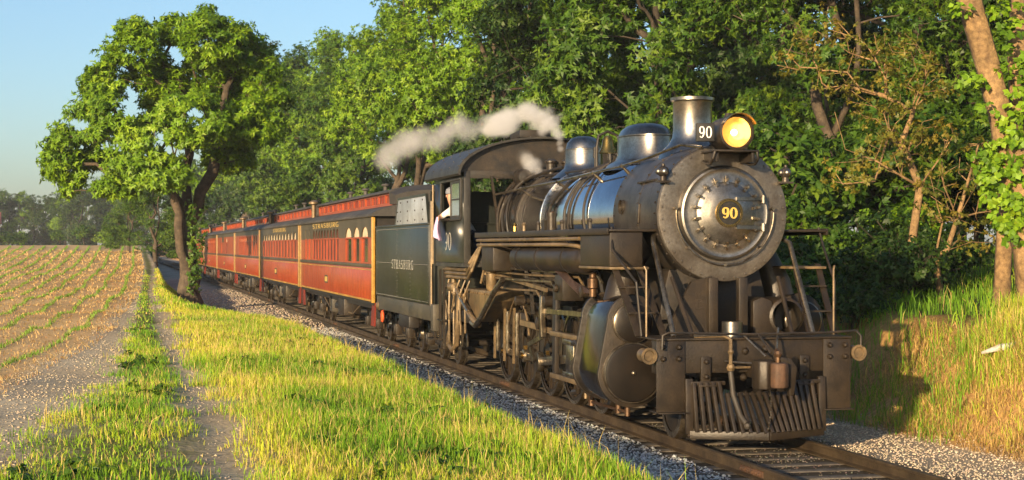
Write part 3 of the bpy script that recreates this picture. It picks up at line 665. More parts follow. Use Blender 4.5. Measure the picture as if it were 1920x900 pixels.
# driving wheels
WY = [2.95,4.40,5.85,7.30,8.75]; ZW = .71; PH = R(205)
CR = (math.cos(PH)*.33, math.sin(PH)*.33)
def wheel():
    mb = MB().lathe([(.60,-.05),(.655,-.05),(.655,.05),(.60,.05)], (0,0,0), 'x', 48)
    for k in range(14):
        a = 2*math.pi*k/14; mb.bar((0,.1*math.cos(a),.1*math.sin(a)),(0,.62*math.cos(a),.62*math.sin(a)),.05,.05,(1,0,0))
    mb.lathe([(.001,-.09),(.15,-.09),(.15,.07),(.001,.07)], (0,0,0), 'x', 20)
    mb.cyl((-.10,CR[0],CR[1]),(.02,CR[0],CR[1]),.12,n=16)
    pl = [(.60*math.cos(PH+math.pi+R(t_)), .60*math.sin(PH+math.pi+R(t_))) for t_ in range(-50,51,10)] + [(.33*math.cos(PH+math.pi+R(t_)), .33*math.sin(PH+math.pi+R(t_))) for t_ in (40,20,0,-20,-40)]
    mb.prism(pl,'x',-.065,.03); return mb
w0 = wheel().build('driving_wheel','dusty',loco)
t0 = MB().lathe([(.655,-.065),(.71,-.065),(.713,.03),(.74,.05),(.74,.07),(.655,.07)], (0,0,0), 'x', 56).build('tyre','rod_steel',w0)
fst = True
for sx in (-1,1):
    for y_ in WY:
        o = w0
        if not fst:
            o = w0.copy(); COL.objects.link(o); o.parent = loco; t2 = t0.copy(); COL.objects.link(t2); t2.parent = o
        o.location = (sx*.755,y_,ZW); o.rotation_euler.z = 0 if sx < 0 else math.pi; fst = False
for y_ in WY: MB().cyl((-.7,y_,ZW),(.7,y_,ZW),.09,n=12).build('axle','black_iron',loco)
# motion
for sx in (-1,1):
    xr = sx*.93; xm = sx*1.06
    py, pz = CR
    sd = MB()
    for i in range(4): sd.bar((xr,WY[i]+py,ZW+pz),(xr,WY[i+1]+py,ZW+pz),.05,.11)
    for y_ in WY: sd.cyl((xr-.045,y_+py,ZW+pz),(xr+.045,y_+py,ZW+pz),.11,n=16)
    so = sd.build('side_rod','rod_steel',loco,True,.006)
    for y_ in WY: MB().cyl((xr-.09,y_+py,ZW+pz),(xr+.09,y_+py,ZW+pz),.05,n=12).bx(xr-.03,xr+.03,y_+py-.03,y_+py+.03,ZW+pz+.1,ZW+pz+.17).build('crank_pin','brass',so)
    XH = 3.15
    MB().bar((xm,XH,.78),(xm,WY[2]+py,ZW+pz),.05,.13).cyl((xm-.05,WY[2]+py,ZW+pz),(xm+.05,WY[2]+py,ZW+pz),.16,n=20).cyl((xm-.05,XH,.78),(xm+.05,XH,.78),.1,n=16).build('main_rod','rod_steel',loco,True,.006)
    MB().cyl((sx*1.16,1.6,.78),(sx*1.16,XH,.78),.04,n=12).build('piston_rod','polished',loco)
    MB().bx(sx*1.16-.07,sx*1.16+.07,XH-.22,XH+.2,.58,.98).bx(sx*1.16-.09,sx*1.16+.09,XH-.3,XH+.3,.97,1.05).bx(sx*1.16-.09,sx*1.16+.09,XH-.3,XH+.3,.50,.58).build('crosshead','rod_steel',loco,True,.012)
    for z_ in (1.09,.46): MB().bx(sx*1.16-.06,sx*1.16+.06,1.62,4.3,z_-.035,z_+.035).build('guide_bar','tan_pipe',loco,True,.006)
    # guide yoke and link hanger frames
    MB().prism([(4.2,.35),(4.32,.35),(4.36,1.0),(4.3,1.75),(4.12,1.75),(4.16,1.0)],'x',sx*1.05-.05,sx*1.22+.05).build('guide_yoke','black_iron',loco,True,.01)
    MB().tube([(sx*1.24,2.9,1.02),(sx*1.28,2.55,1.05),(sx*1.28,2.4,.95),(sx*1.28,2.35,.6),(sx*1.28,2.5,.36),(sx*1.24,2.9,.32)],.04,8).build('crosshead_frame','dusty',loco)
    MB().tube([(sx*1.34,1.9,1.2),(sx*1.34,1.9,.32)],.025,8).build('drain_rod','tan_pipe',loco)
    # valve gear
    MB().prism([(4.8,1.0),(4.92,.98),(4.98,1.3),(4.92,1.65),(4.8,1.63),(4.86,1.3)],'x',sx*1.18-.04,sx*1.18+.04).build('expansion_link','rod_steel',loco,True,.006)
    MB().bar((sx*1.16,4.85,1.40),(sx*1.16,2.3,1.44),.035,.07).cyl((sx*1.16,1.6,1.42),(sx*1.16,2.4,1.42),.035,n=10).build('radius_rod','rod_steel',loco)
    MB().bar((sx*1.2,2.35,1.50),(sx*1.2,2.75,.62),.03,.08).build('combination_lever','rod_steel',loco)
    MB().bar((sx*1.2,2.75,.62),(sx*1.2,3.1,.62),.03,.05).build('union_link','rod_steel',loco)
    ec = (WY[2]+py+.22, ZW+pz+.26)
    MB().bar((sx*1.14,WY[2]+py,ZW+pz),(sx*1.16,*ec),.04,.09).build('eccentric_crank','rod_steel',loco)
    MB().bar((sx*1.18,*ec),(sx*1.18,4.88,1.0),.035,.07).build('eccentric_rod','rod_steel',loco)
    MB().bar((sx*1.12,4.85,1.72),(sx*1.12,9.2,1.95),.03,.06).build('reach_rod','tan_pipe',loco)
    MB().bx(sx*1.1-.16,sx*1.1+.16,3.4,3.85,1.6,1.98).cyl((sx*1.28,3.6,1.78),(sx*1.34,3.6,1.78),.06,n=10).build('mechanical_lubricator','dusty',loco,True,.01)
    for y_, z0_, z1_ in ((3.2,1.7,2.1),(4.6,1.75,2.05),(5.4,1.3,2.1),(6.2,1.3,2.1),(2.2,1.75,2.12)):
        MB().bar((sx*1.0,y_,z0_),(sx*1.05,y_+.06,z1_),.05,.05).build('hanger','black_iron',loco)
    # brake hangers, springs
    for y_ in WY[:4]:
        bh = MB().bar((sx*.80,y_+.76,1.25),(sx*.80,y_+.70,.45),.05,.06).build('brake_hanger','dusty',loco)
        MB().prism([(y_+.62,.55),(y_+.66,.92),(y_+.74,.92),(y_+.71,.52)],'x',sx*.72-.05,sx*.72+.07).build('brake_shoe','rust',bh)
        MB().prism([(y_+.72-.35,1.36),(y_+.72+.35,1.36),(y_+.72+.25,1.46),(y_+.72-.25,1.46)],'x',sx*.66-.05,sx*.66+.05).build('leaf_spring','black_iron',loco)
    # fender arcs over rear drivers
    for y_ in WY[3:]:
        MB().tube([(sx*.98,y_+.8*math.cos(R(a)),ZW+.8*math.sin(R(a))) for a in range(20,165,12)],.018,6).build('wheel_guard_pipe','tan_pipe',loco)
    # ash pan, injector pipes and plumbing under the cab
    MB().prism([(7.7,1.62),(10.4,1.62),(10.2,1.45),(9.2,1.05),(8.9,1.05),(7.8,1.45)],'x',sx*.75,sx*1.28).build('ash_pan','tan_pipe',loco,True,.02)
    for k_, (dz, dx_) in enumerate(((0,0),(.075,.02),(.15,.03))):
        MB().tube([(sx*(1.36+dx_),11.7,1.80+dz),(sx*(1.38+dx_),11.3,1.82+dz),(sx*(1.38+dx_),9.5,1.82+dz),(sx*(1.37+dx_),9.25,1.95+dz),(sx*1.2,9.15,2.45)],.032,8).build('plumbing_pipe','tan_pipe',loco)
    MB().tube([(sx*1.30,10.9,1.62),(sx*1.36,10.5,1.55),(sx*1.36,9.3,1.12),(sx*1.3,8.9,1.0)],.05,8).build('plumbing_pipe','tan_pipe',loco)
    MB().tube([(sx*1.38,10.3,1.48),(sx*1.40,9.4,1.22)],.03,8).build('plumbing_pipe','rod_steel',loco)
    MB().tube([(sx*1.32,9.5,1.02),(sx*1.36,9.0,.98),(sx*1.38,8.5,1.12),(sx*1.38,7.4,1.62),(sx*1.34,6.9,1.85)],.045,10).build('feed_pipe','rod_steel',loco)
    MB().lathe([(.07,0),(.10,.05),(.10,.3),(.12,.32),(.12,.36),(.06,.45),(.06,.6)], (sx*1.2,8.35,1.62), 'z', 14).build('injector','tan_pipe',loco)
    MB().lathe([(.001,-.3),(.09,-.28),(.10,.1),(.06,.16),(.06,.35)], (sx*1.30,11.3,1.62), 'y', 14).cyl((sx*1.3,11.2,1.5),(sx*1.3,11.2,1.85),.05,n=10).build('injector','tan_pipe',loco)
    MB().tube([(sx*1.32,11.7,1.45),(sx*1.33,11.75,.9),(sx*1.33,11.5,.50),(sx*1.33,11.1,.42),(sx*1.33,10.75,.55),(sx*1.33,10.6,1.0),(sx*1.3,10.6,1.55)],.06,10).build('hose','tan_pipe',loco)
    for y_, z_ in ((10.95,.35),(10.3,.75),(9.9,.8),(11.4,.6)):
        MB().tube([(sx*1.34,y_,1.6),(sx*1.36,y_-.05,1.2),(sx*1.34,y_+.03,z_)],.022,6).build('drain_pipe','tan_pipe',loco)
    MB().bx(sx*1.1-.25,sx*1.1+.25,9.5,12.0,1.0,1.2).build('trailing_beam','black_iron',loco,True,.01)
    # cab steps
    MB().bar((sx*1.42,11.95,1.95),(sx*1.42,11.95,.55),.05,.04).bar((sx*1.42,11.55,1.95),(sx*1.42,11.55,.55),.05,.04).bx(sx*1.35-.12,sx*1.35+.12,11.5,12.0,.52,.56).bx(sx*1.35-.12,sx*1.35+.12,11.5,12.0,.95,.98).build('cab_step','dusty',loco)

# small running gear: lines, bolts, hangers that fill the space between boiler and wheels
for sx in (-1,1):
    for k_, (z_, ya, yb, rr_) in enumerate(((2.02,2.2,7.3,.022),(1.95,3.0,8.9,.018),(1.86,4.4,9.3,.026),(1.70,5.2,8.2,.018))):
        MB().tube([(sx*(1.08+.03*k_),ya-.2,z_-.12),(sx*(1.10+.03*k_),ya,z_),(sx*(1.10+.03*k_),(ya+yb)/2,z_-.015),(sx*(1.10+.03*k_),yb,z_),(sx*1.05,yb+.25,z_-.15)],rr_,7).build('oil_line','tan_pipe' if k_%2 else 'rod_steel',loco)
    for k_ in range(7):
        y_ = 3.45+k_*.055; MB().tube([(sx*1.22,y_,1.98),(sx*(1.26+.01*k_),y_-.1,2.06),(sx*1.22,y_-.5-.1*k_,1.9-.03*k_),(sx*1.18,2.0+.12*k_,1.74)],.009,5).build('oil_line','copper',loco)
    bt_ = MB()
    for k_ in range(12): bt_.cyl((sx*1.28,7.95+k_*.19,1.56),(sx*1.31,7.95+k_*.19,1.56),.022,n=6)
    tag(bt_.build('bolt_row','tan_pipe',loco), kind='stuff')
    for y_ in (7.3,8.0,8.75):
        st_ = [(sx*.99,y_,.55+.09*q_) for q_ in range(9)]
        MB().tube(st_,[.03,.045,.03,.05,.03,.045,.03,.04,.03],9).build('spring_hanger','rod_steel',loco)
        MB().bar((sx*1.0,y_+.2,1.35),(sx*1.0,y_+.24,.4),.04,.04).build('hanger','tan_pipe',loco)
    for y_, z_, r2_ in ((5.1,1.2,.10),(6.5,1.5,.08),(4.65,1.55,.09),(2.6,1.75,.08),(8.9,1.85,.09),(9.4,1.5,.08)):
        MB().lathe([(.001,-.12),(r2_,-.10),(r2_,.05),(r2_*.6,.08),(r2_*.6,.14),(.001,.15)],(sx*1.12,y_,z_),'x',14).build('gear_casing','dusty',loco)
    MB().bar((sx*1.1,6.6,1.15),(sx*1.1,4.6,1.1),.05,.09).build('gear_frame','tan_pipe',loco)
    MB().bar((sx*1.1,5.0,1.75),(sx*1.1,5.35,.95),.04,.07).build('lift_arm','rod_steel',loco)
    MB().prism([(6.75,1.05),(8.3,1.05),(8.2,1.28),(6.85,1.28)],'x',*sorted((sx*.9,sx*.96))).build('equalizer','dusty',loco,True,.01)
    for y_, p1_ in ((10.1,(1.38,10.2,.95)),(10.6,(1.4,10.9,1.15)),(11.6,(1.36,11.3,1.0)),(9.7,(1.36,9.9,1.2))):
        MB().tube([(sx*1.3,y_,1.78),(sx*1.4,y_+.05,1.5),(sx*p1_[0],p1_[1],p1_[2])],.018,6).ball((sx*1.4,y_+.05,1.5),.04,8).build('drain_pipe','tan_pipe',loco)
    MB().bx(*sorted((sx*.95,sx*1.3)),10.3,11.9,1.22,1.5).build('drag_box','black_iron',loco,True,.02)
    MB().tube([(sx*1.2,8.25,2.4),(sx*1.28,8.35,2.2),(sx*1.3,8.4,1.9)],.03,8).tube([(sx*1.25,8.15,2.4),(sx*1.33,8.28,2.1),(sx*1.36,8.5,1.75)],.022,8).build('feed_pipe','tan_pipe',loco)
# ---- cab
cab = MB().bx(-1.5,1.5,9.28,12.05,2.02,2.09).build('cab_floor','cab_grey',loco)
def wallplate(sx):
    x0, x1 = (sx*1.5, sx*1.46); x0, x1 = min(x0,x1), max(x0,x1); mb = MB()
    mb.bx(x0,x1,9.30,12.05,2.095,2.92); mb.bx(x0,x1,9.30,9.48,2.92,3.60); mb.bx(x0,x1,11.35,12.05,2.92,3.60); mb.bx(x0,x1,9.30,12.05,3.60,3.78)
    return mb
for sx in (-1,1):
    wo = wallplate(sx).build('cab_wall','tender_green',loco,True,.004)
    fm = MB()
    xo = sx*1.515
    fm.bx(xo-.02,xo+.02,9.44,9.50,2.90,3.62).bx(xo-.02,xo+.02,11.33,11.39,2.90,3.62).bx(xo-.02,xo+.02,9.50,11.33,2.87,2.915).bx(xo-.02,xo+.02,9.50,11.33,3.60,3.64)
    fm.build('window_frame','cab_grey',wo,True,.004)
    sh = MB().bx(xo-.016,xo+.016,9.52,9.58,2.915,3.595).bx(xo-.016,xo+.016,10.32,10.40,2.915,3.595).bx(xo-.016,xo+.016,9.58,10.32,2.915,2.96).bx(xo-.016,xo+.016,9.58,10.32,3.55,3.595).bx(xo-.012,xo+.012,9.58,10.32,3.24,3.27).build('window_sash','cab_grey',wo)
    MB().bx(xo-.004,xo+.004,9.58,10.32,2.96,3.24).build('pane','cab_glass',sh); MB().bx(xo-.004,xo+.004,9.58,10.32,3.27,3.55).build('pane','cab_glass',sh)
    # armrest and post at rear corner
    MB().bx(xo-.05,xo+.05,10.4,11.33,2.885,2.915).build('arm_rest','dusty',wo,True,.006)
    MB().tube([(sx*1.53,12.12,2.05),(sx*1.53,12.12,3.6)],.02,8).build('hand_hold','tan_pipe',wo)
    text_mb('90', (lambda u, v, w_=0, s_=sx: (s_*(1.503+w_), (10.75+s_*(u-1)*.34), 2.32+v*.34)), 1.0, .55).build('cab_number','silver_letter',wo,False)
    # front wall pieces
    MB().bx(*sorted((sx*1.5,sx*1.38)),9.28,9.32,2.095,3.75).build('cab_front','cab_grey',loco,True,.004)
    MB().bx(*sorted((sx*1.38,sx*.62)),9.28,9.32,2.095,2.22).build('cab_front','cab_grey',loco,True,.004)
    MB().bx(*sorted((sx*1.38,sx*.0)),9.28,9.32,3.62,3.76).build('cab_front','black_iron',loco,True,.004)
    MB().bar((sx*1.0,9.26,3.66),(sx*.86,9.26,2.66),.04,.06).build('door_post','dusty',loco)
roofp = [(1.66*math.sin(R(a)) , 3.72+.0+ .70*math.cos(R(a))) for a in range(-88,89,8)]
pl = [(-1.64,3.70)] + [(1.64*math.sin(R(a)), 3.72+.66*math.cos(R(a))**1.0) for a in range(-86,87,8)] + [(1.64,3.70)]
inner = [(p[0]*.975, p[1]-.035) for p in pl]
ro = MB()
k = len(pl); y0_, y1_ = 9.12, 12.45
vs = [(p[0],y0_,p[1]) for p in pl]+[(p[0],y1_,p[1]) for p in pl]+[(p[0],y0_,p[1]) for p in inner]+[(p[0],y1_,p[1]) for p in inner]
fs = []
for i in range(k-1):
    fs += [(i,i+1,k+i+1,k+i),(2*k+i,3*k+i,3*k+i+1,2*k+i+1),(i,2*k+i,2*k+i+1,i+1),(k+i,k+i+1,3*k+i+1,3*k+i)]
fs += [(0,k,3*k,2*k),(k-1,3*k-1,4*k-1,2*k-1)]
cr = ro.add(vs, fs).build('cab_roof','cab_grey',loco)
MB().bx(-.28,.28,10.0,10.7,4.36,4.42).prism([(9.98,4.42),(10.7,4.42),(10.78,4.52),(9.98,4.56)],'x',-.30,.30).build('roof_vent','black_iron',cr,True,.01)
rv = MB()
for y_ in (9.2,10.0,10.8,11.6,12.38):
    for a in range(-80,81,10): rv.ball((1.645*math.sin(R(a)),y_,3.725+.66*math.cos(R(a))),.012,5)
tag(rv.build('rivet','cab_grey',cr), kind='stuff')
fp = [(p[0]*.97,p[1]-.03) for p in pl if p[1] > 3.74]
MB().prism(fp,'y',9.285,9.315).build('cab_front','black_iron',loco)
MB().prism(fp,'y',12.0,12.03).build('cab_rear','cab_grey',loco)
MB().lathe([(.001,9.35),(.75,9.36),(.80,9.42),(.80,9.6),(.001,9.62)], (0,0,2.75), 'y', 32).build('backhead','black_iron',loco)
MB().bx(-1.40,-.85,10.55,11.25,2.09,2.50).build('seat_box','black_iron',loco,True,.02)
# rear wall wings
for sx in (-1,1): MB().bx(*sorted((sx*1.46,sx*.9)),12.0,12.03,2.09,3.7).build('cab_rear','cab_grey',loco)

# ---- pilot
beam = MB().bx(-1.25,1.25,-.88,-.68,.86,1.26).build('pilot_beam','dusty',loco,True,.01)
MB().bx(-1.27,1.27,-.93,-.1,1.26,1.285).build('pilot_deck','dusty',loco,True,.005)
for sx in (-1,1):
    st = MB().bx(*sorted((sx*1.26,sx*.90)),-.905,-.885,.40,1.255).bx(*sorted((sx*1.26,sx*.88)),-1.0,-.62,.385,.40).build('step_plate','dusty',beam,True,.004)
    for z_ in (1.10,1.18): 
        for x_ in (1.18,.98): MB().lathe([(.001,-.05),(.02,-.045),(.034,-.02),(.036,0)], (sx*x_,-.905,z_-.0 if z_>1.15 else z_-.06), 'y', 8).build('bolt','dusty',st)
    br = MB().bx(*sorted((sx*.70,sx*.58)),-.93,-.88,.72,1.06).bx(*sorted((sx*.74,sx*.52)),-1.0,-.88,.70,.725).build('pilot_bracket','dusty',beam,True,.005)
    for z_ in (.82,1.0): MB().lathe([(.001,-.045),(.02,-.04),(.032,-.02),(.034,0)], (sx*.64,-.93,z_), 'y', 8).build('bolt','dusty',br)
    # cylinder lamp-like flag sockets on beam ends
    MB().cyl((sx*1.36,-.70,1.08),(sx*1.36,-.92,1.08),.085,n=20).lathe([(.085,-.92),(.10,-.925),(.10,-.94),(.07,-.94),(.05,-.90),(.001,-.9)],(sx*1.36,0,1.08),'y',20).bx(*sorted((sx*1.25,sx*1.36)),-.8,-.75,1.0,1.15).build('end_lamp','tan_pipe',loco)
    # ladders from deck to running board
    la = MB()
    tp, bt = [(sx*1.40,.40,2.16),(sx*1.08,.40,2.16)], [(sx*1.30,-.33,1.285),(sx*.97,-.33,1.285)]
    ld = MB().bar(tp[0],bt[0],.08,.025,(0,1,0)).bar(tp[1],bt[1],.08,.025,(0,1,0)).build('front_ladder','dusty',loco)
    for f_ in (.32,.68): 
        q0 = Vector(tp[0]).lerp(Vector(bt[0]),f_); q1 = Vector(tp[1]).lerp(Vector(bt[1]),f_); MB().bar(q0+Vector((sx*.03,0,0)),q1-Vector((sx*.03,0,0)),.14,.02).build('rung','dusty',ld)
    MB().tube([(sx*.86,.42,2.52),(sx*.93,.22,2.44),(sx*.92,-.55,1.29)],.033,10).build('smokebox_brace','rod_steel',loco)
    MB().tube([(sx*.72,.10,2.0),(sx*.66,-.5,1.29)],.028,8).build('smokebox_brace','dusty',loco)
    MB().tube([(sx*1.42,.42,2.64),(sx*1.45,.30,2.35),(sx*1.32,-.30,1.95),(sx*1.28,-.38,1.29)],.017,8).build('ladder_rail','black_iron',loco)
    MB().tube([(sx*1.24,-.45,1.285),(sx*1.24,-.45,2.1),(sx*1.26,-.43,2.15)],.014,8).build('hand_pole','tan_pipe',loco)
    # small cylinder (air reservoir / bell) on deck
text = None
MB().cyl((-.12,-.45,1.285),(-.12,-.45,1.46),.13,n=24).build('deck_pot','dome',loco)
MB().prism([(-.9,1.2),(-.3,1.2),(-.22,2.02),(-.5,1.95)],'y',-.02,.04).build('front_plate_brace','dusty',loco)
MB().bx(-.30,-.18,-.12,.0,1.285,2.0).build('frame_post','dusty',loco,True,.01)
MB().bx(.10,.22,-.12,.0,1.285,2.0).build('frame_post','dusty',loco,True,.01)
MB().prism([(.3,1.285),(.62,1.285),(.55,1.7),(.42,1.75),(.3,1.7)],'y',-.1,.5).lathe([(.20,-.12),(.24,-.1),(.24,.5),(.001,.5)],(.75,0,1.5),'y',24).build('air_pump','dusty',loco,True,.01)
# pilot bars
pf_ = MB()
TIP = (0,-1.36,.13)
for sx in (-1,1): pf_.bar((sx*.86,-.97,.13),TIP,.05,.10)
pf_.bar((-.84,-.93,.74),(-.40,-.93,.74),.05,.05).bar((.84,-.93,.74),(.40,-.93,.74),.05,.05).bar((-.42,-1.0,.60),(.42,-1.0,.60),.05,.05)
pf_.bar((-.86,-.95,.13),(-.86,-.92,.8),.09,.06).bar((.86,-.95,.13),(.86,-.92,.8),.09,.06)
po = pf_.build('pilot_frame','dusty',loco,True,.006)
for k in range(20):
    x_ = -.79+k*1.58/19; f_ = abs(x_)/.86; yb = TIP[1]*(1-f_)+(-.97)*f_; inn = abs(x_) < .42
    xt_ = x_*.96-.05
    MB().bar((x_,yb-.02,.16),(xt_, -1.02 if inn else -.95, .62 if inn else .75),.042,.07,(0,1,0)).build('pilot_bar','dusty',loco,True,.004)
# coupler
cp = MB().bx(-.09,.09,-1.25,-.8,.80,.98).build('coupler','dusty',loco,True,.015)
MB().prism([(-.17,-1.22),(.12,-1.22),(.2,-1.30),(.2,-1.42),(.08,-1.40),(.02,-1.48),(-.10,-1.56),(-.19,-1.50),(-.2,-1.35)],'z',.70,1.04).build('coupler_head','dusty',cp,True,.02)
MB().prism([(-.02,-1.42),(.08,-1.38),(.15,-1.44),(.16,-1.58),(.08,-1.66),(-.03,-1.64),(-.06,-1.55)],'z',.72,1.02).build('knuckle','rust',cp,True,.025)
MB().tube([(.05,-1.5,1.0),(.05,-1.5,1.14),(.05,-1.46,1.16)],.03,8).ball((.05,-1.5,1.12),.05,8).build('knuckle_pin','copper',cp)
MB().prism([(.20,.62),(.26,.62),(.30,.95),(.22,1.06),(.02,1.10),(.02,1.04),(.18,1.0)],'y',-1.5,-1.42).build('guard_arm','dusty',cp,True,.01)
MB().tube([(-1.22,-1.0,1.16),(-1.22,-1.02,1.33),(-1.15,-1.02,1.36),(-.05,-1.02,1.33),(.9,-1.02,1.34),(1.28,-1.02,1.36),(1.33,-1.05,1.30),(1.33,-1.05,1.18)],.016,6).tube([(.0,-1.02,1.33),(.03,-1.35,1.12)],.016,6).build('uncoupling_lever','black_iron',loco)
for p0, p1 in (((-.18,-.95,1.33),(-.02,-1.3,1.08)),((.28,-.95,1.40),(.15,-1.2,1.10)),((-.40,-.93,1.0),(-.02,-1.25,.98))): MB().tube([p0,p1],.014,6).build('lever_rod','rod_steel',loco)
MB().tube([(-.75,-.80,1.30),(-.60,-.86,1.31),(-.42,-.95,1.31),(-.35,-1.0,1.27),(-.35,-1.0,.92)],.024,8).ball((-.35,-1.0,1.12),.04,8).ball((-.35,-1.0,.93),.055,8).cyl((-.35,-1.0,.93),(-.10,-1.0,.93),.015,n=6).build('brake_pipe','tan_pipe',loco)
MB().tube([(-.35,-1.0,.88),(-.34,-1.06,.6),(-.30,-1.20,.36),(-.26,-1.28,.28)],.034,10).ball((-.25,-1.29,.25),.045,8).build('air_hose','hose',loco)
ch = MB()
for k in range(16):
    f_ = k/15; ch.ball((-.02+.03*math.sin(f_*3),-1.42+.05*f_,.72-.5*f_),.014,6,(1,.7,1.4) if k%2 else (.6,1,1.4))
tag(ch.build('chain','rod_steel',loco), kind='stuff')
bl = MB()
for x_, z_ in ((-.30,1.05),(-.30,.9),(-.12,1.12),(.30,1.05),(.30,.92),(-.14,.8),(.14,1.14)): bl.lathe([(.001,-.04),(.025,-.035),(.045,-.012),(.047,0)], (x_,-.88,z_), 'y', 10)
tag(bl.build('rivet','dusty',beam), kind='stuff')
# ------------------------------------------------------------------ trucks (bogies) shared by tender and cars
def truck(parent, yc, wb=1.75, rw=.42, mt='black_iron', spring='dusty'):
    fr_ = MB()
    for sx in (-1,1):
        X0 = sx*1.0
        fr_.prism([(yc-wb/2-.25,.50),(yc-wb/2+.2,.50),(yc-.35,.34),(yc+.35,.34),(yc+wb/2-.2,.50),(yc+wb/2+.25,.50),(yc+wb/2+.2,.62),(yc+.4,.78),(yc-.4,.78),(yc-wb/2-.2,.62)],'x',*sorted((X0-.04,X0+.04)))
        fr_.bx(*sorted((sx*.94,sx*1.10)),yc-.22,yc+.22,.66,.80)
    fr_.bx(-1.05,1.05,yc-.16,yc+.16,.62,.86)
    to = fr_.build('truck_frame',mt,parent,True,.012)
    for sx in (-1,1):
        for s2 in (-1,1):
            y_ = yc+s2*wb/2
            wh = MB().lathe([(.05,-.05),(.12,-.09),(.16,-.03),(.34,-.02),(.35,-.06),(rw,-.06),(rw+.002,.03),(rw+.03,.05),(rw+.03,.07),(.05,.07)], (0,0,0), 'x', 32).build('wheel','rod_steel',to)
            wh.location = (sx*.755,y_,rw); wh.rotation_euler.z = 0 if sx < 0 else math.pi
            jb_ = MB().bx(*sorted((sx*.98,sx*1.14)),y_-.11,y_+.11,rw-.12,rw+.14).bx(*sorted((sx*1.14,sx*1.165)),y_-.09,y_+.09,rw-.09,rw+.11).build('journal_box',spring,to,True,.02)
        for dy in (-.12,.12):
            MB().lathe([(.055,0)]+[q for k in range(6) for q in ((.075,.012+k*.045),(.052,.034+k*.045))], (sx*1.02,yc+dy,.40), 'z', 10).build('coil_spring','rod_steel',to)
        MB().bar((sx*.9,yc-wb/2+.5,.78),(sx*.9,yc-wb/2+.46,.28),.05,.06).bar((sx*.9,yc+wb/2-.5,.78),(sx*.9,yc+wb/2-.46,.28),.05,.06).build('brake_hanger','tan_pipe',to)
    for s2 in (-1,1): MB().cyl((-.75,yc+s2*wb/2,rw),(.75,yc+s2*wb/2,rw),.07,n=10).build('axle','black_iron',to)
    return to
# ------------------------------------------------------------------ tender
tn = thing('locomotive_tender', 'dark green coal tender with pale lettering between locomotive and first coach', 'tender', loc=(0,12.6,0))
T0 = Matrix.Translation((0,-12.6,0))
def TB(mb, *a, **k):
    mb.v = [(p[0],p[1]-12.6,p[2]) for p in mb.v]; return mb.build(*a, **k)
tb = TB(MB().bx(-1.5,1.5,12.75,19.7,1.22,2.86), 'tank_body','tender_green',tn,True,.02)
TB(MB().bx(-1.52,1.52,12.72,19.73,2.83,2.875), 'tank_rim','tender_green',tb,True,.012)
rv = MB()
for k in range(84):
    y_ = 12.85+k*.081
    for z_ in (1.27,2.02,2.78): rv.ball((-1.5,y_,z_),.011,5)
for y_ in (12.82,14.9,16.6,19.6):
    for k in range(18): rv.ball((-1.5,y_,1.3+k*.085),.011,5)
tag(TB(rv,'rivet','tender_green',tb), kind='stuff')
for sx in (-1,1):
    pol = [(16.85,2.85),(16.45,3.44),(13.05,3.44),(12.80,2.85)]
    cbd = TB(MB().prism(pol,'x',*sorted((sx*1.47,sx*1.50))),'coal_board','skylit_panel',tn,True,.004)
    rim = MB(); 
    for a_, b_ in ((0,1),(1,2),(2,3)): rim.bar((sx*1.485,*pol[a_]),(sx*1.485,*pol[b_]),.05,.05)
    TB(rim,'board_rim','tender_green',cbd)
    rv = MB()
    for y_ in (13.4,14.3,15.2,16.1,16.5):
        for z_ in (2.95,3.15,3.35):
            if y_ > 16.4 and z_ > 3.2: continue
            rv.ball((sx*1.5,y_,z_),.02,6)
    tag(TB(rv,'rivet','dusty',cbd), kind='stuff')
    for y_ in (12.60,12.70): TB(MB().tube([(sx*1.47,y_,1.2),(sx*1.47,y_,3.3)],.022,8),'corner_post','tan_pipe' if y_ < 12.65 else 'dusty',tn)
    TB(MB().bx(*sorted((sx*1.30,sx*1.47)),12.45,19.75,.90,1.215),'side_sill','tender_frame',tn,True,.012)
    TB(MB().bx(*sorted((sx*1.36,sx*1.50)),12.25,12.55,.72,1.25),'step_bracket','tender_frame',tn,True,.015)
    TB(MB().bx(*sorted((sx*1.30,sx*1.52)),12.25,12.8,.55,.585).bar((sx*1.45,12.35,.58),(sx*1.45,12.35,1.2),.04,.03),'tender_step','dusty',tn)
TB(MB().bx(-1.45,1.45,12.80,12.84,2.86,3.5),'coal_gate','tender_green',tn)
TB(MB().prism([(16.45,3.40),(16.50,3.40),(16.9,2.87),(16.85,2.87)],'x',-1.46,1.46),'coal_slope','tender_green',tn)
TB(MB().lathe([(.28,2.87),(.28,3.0),(.31,3.0),(.31,3.04),(.001,3.06)],(0,18.6,0),'z',24),'water_hatch','tender_green',tn)
t = text_mb('STRASBURG', lambda u, v, w_=0: (-1.504-w_, 17.35-u*.305-12.6, 1.90+v*.20), 1.05, .7); t.build('tender_lettering','silver_letter',tn,False)
TB(MB().bx(-1.2,1.2,12.5,19.7,.95,1.2),'under_frame','black_iron',tn)
for yc in (14.05,18.2): truck(tn, yc-12.6, 1.7, .42)
TB(MB().bx(-1.45,-1.2,15.4,16.7,.62,.9),'brake_tank','black_iron',tn,True,.04)
TB(MB().ball((-1.40,19.55,.98),.13,12,(1,1.2,1)),'rear_lamp','tan_pipe',tn)
# coal
k = 900; rc = np.random.default_rng(9)
x_ = rc.uniform(-1.4,1.4,k); y_ = rc.uniform(12.9,16.6,k); z_ = 2.95+.45*np.cos(x_/1.4*1.4)*np.clip(1-np.abs(y_-14.6)/2.6,0.1,1)+rc.normal(0,.04,k)
octa(np.stack([x_,y_,z_],1), .06+.08*rc.random(k), 9, np.repeat(np.array([[.015,.014,.014]]),k,0), 'coal', 'heap of black coal inside the tender bunker', 'coal', .9)

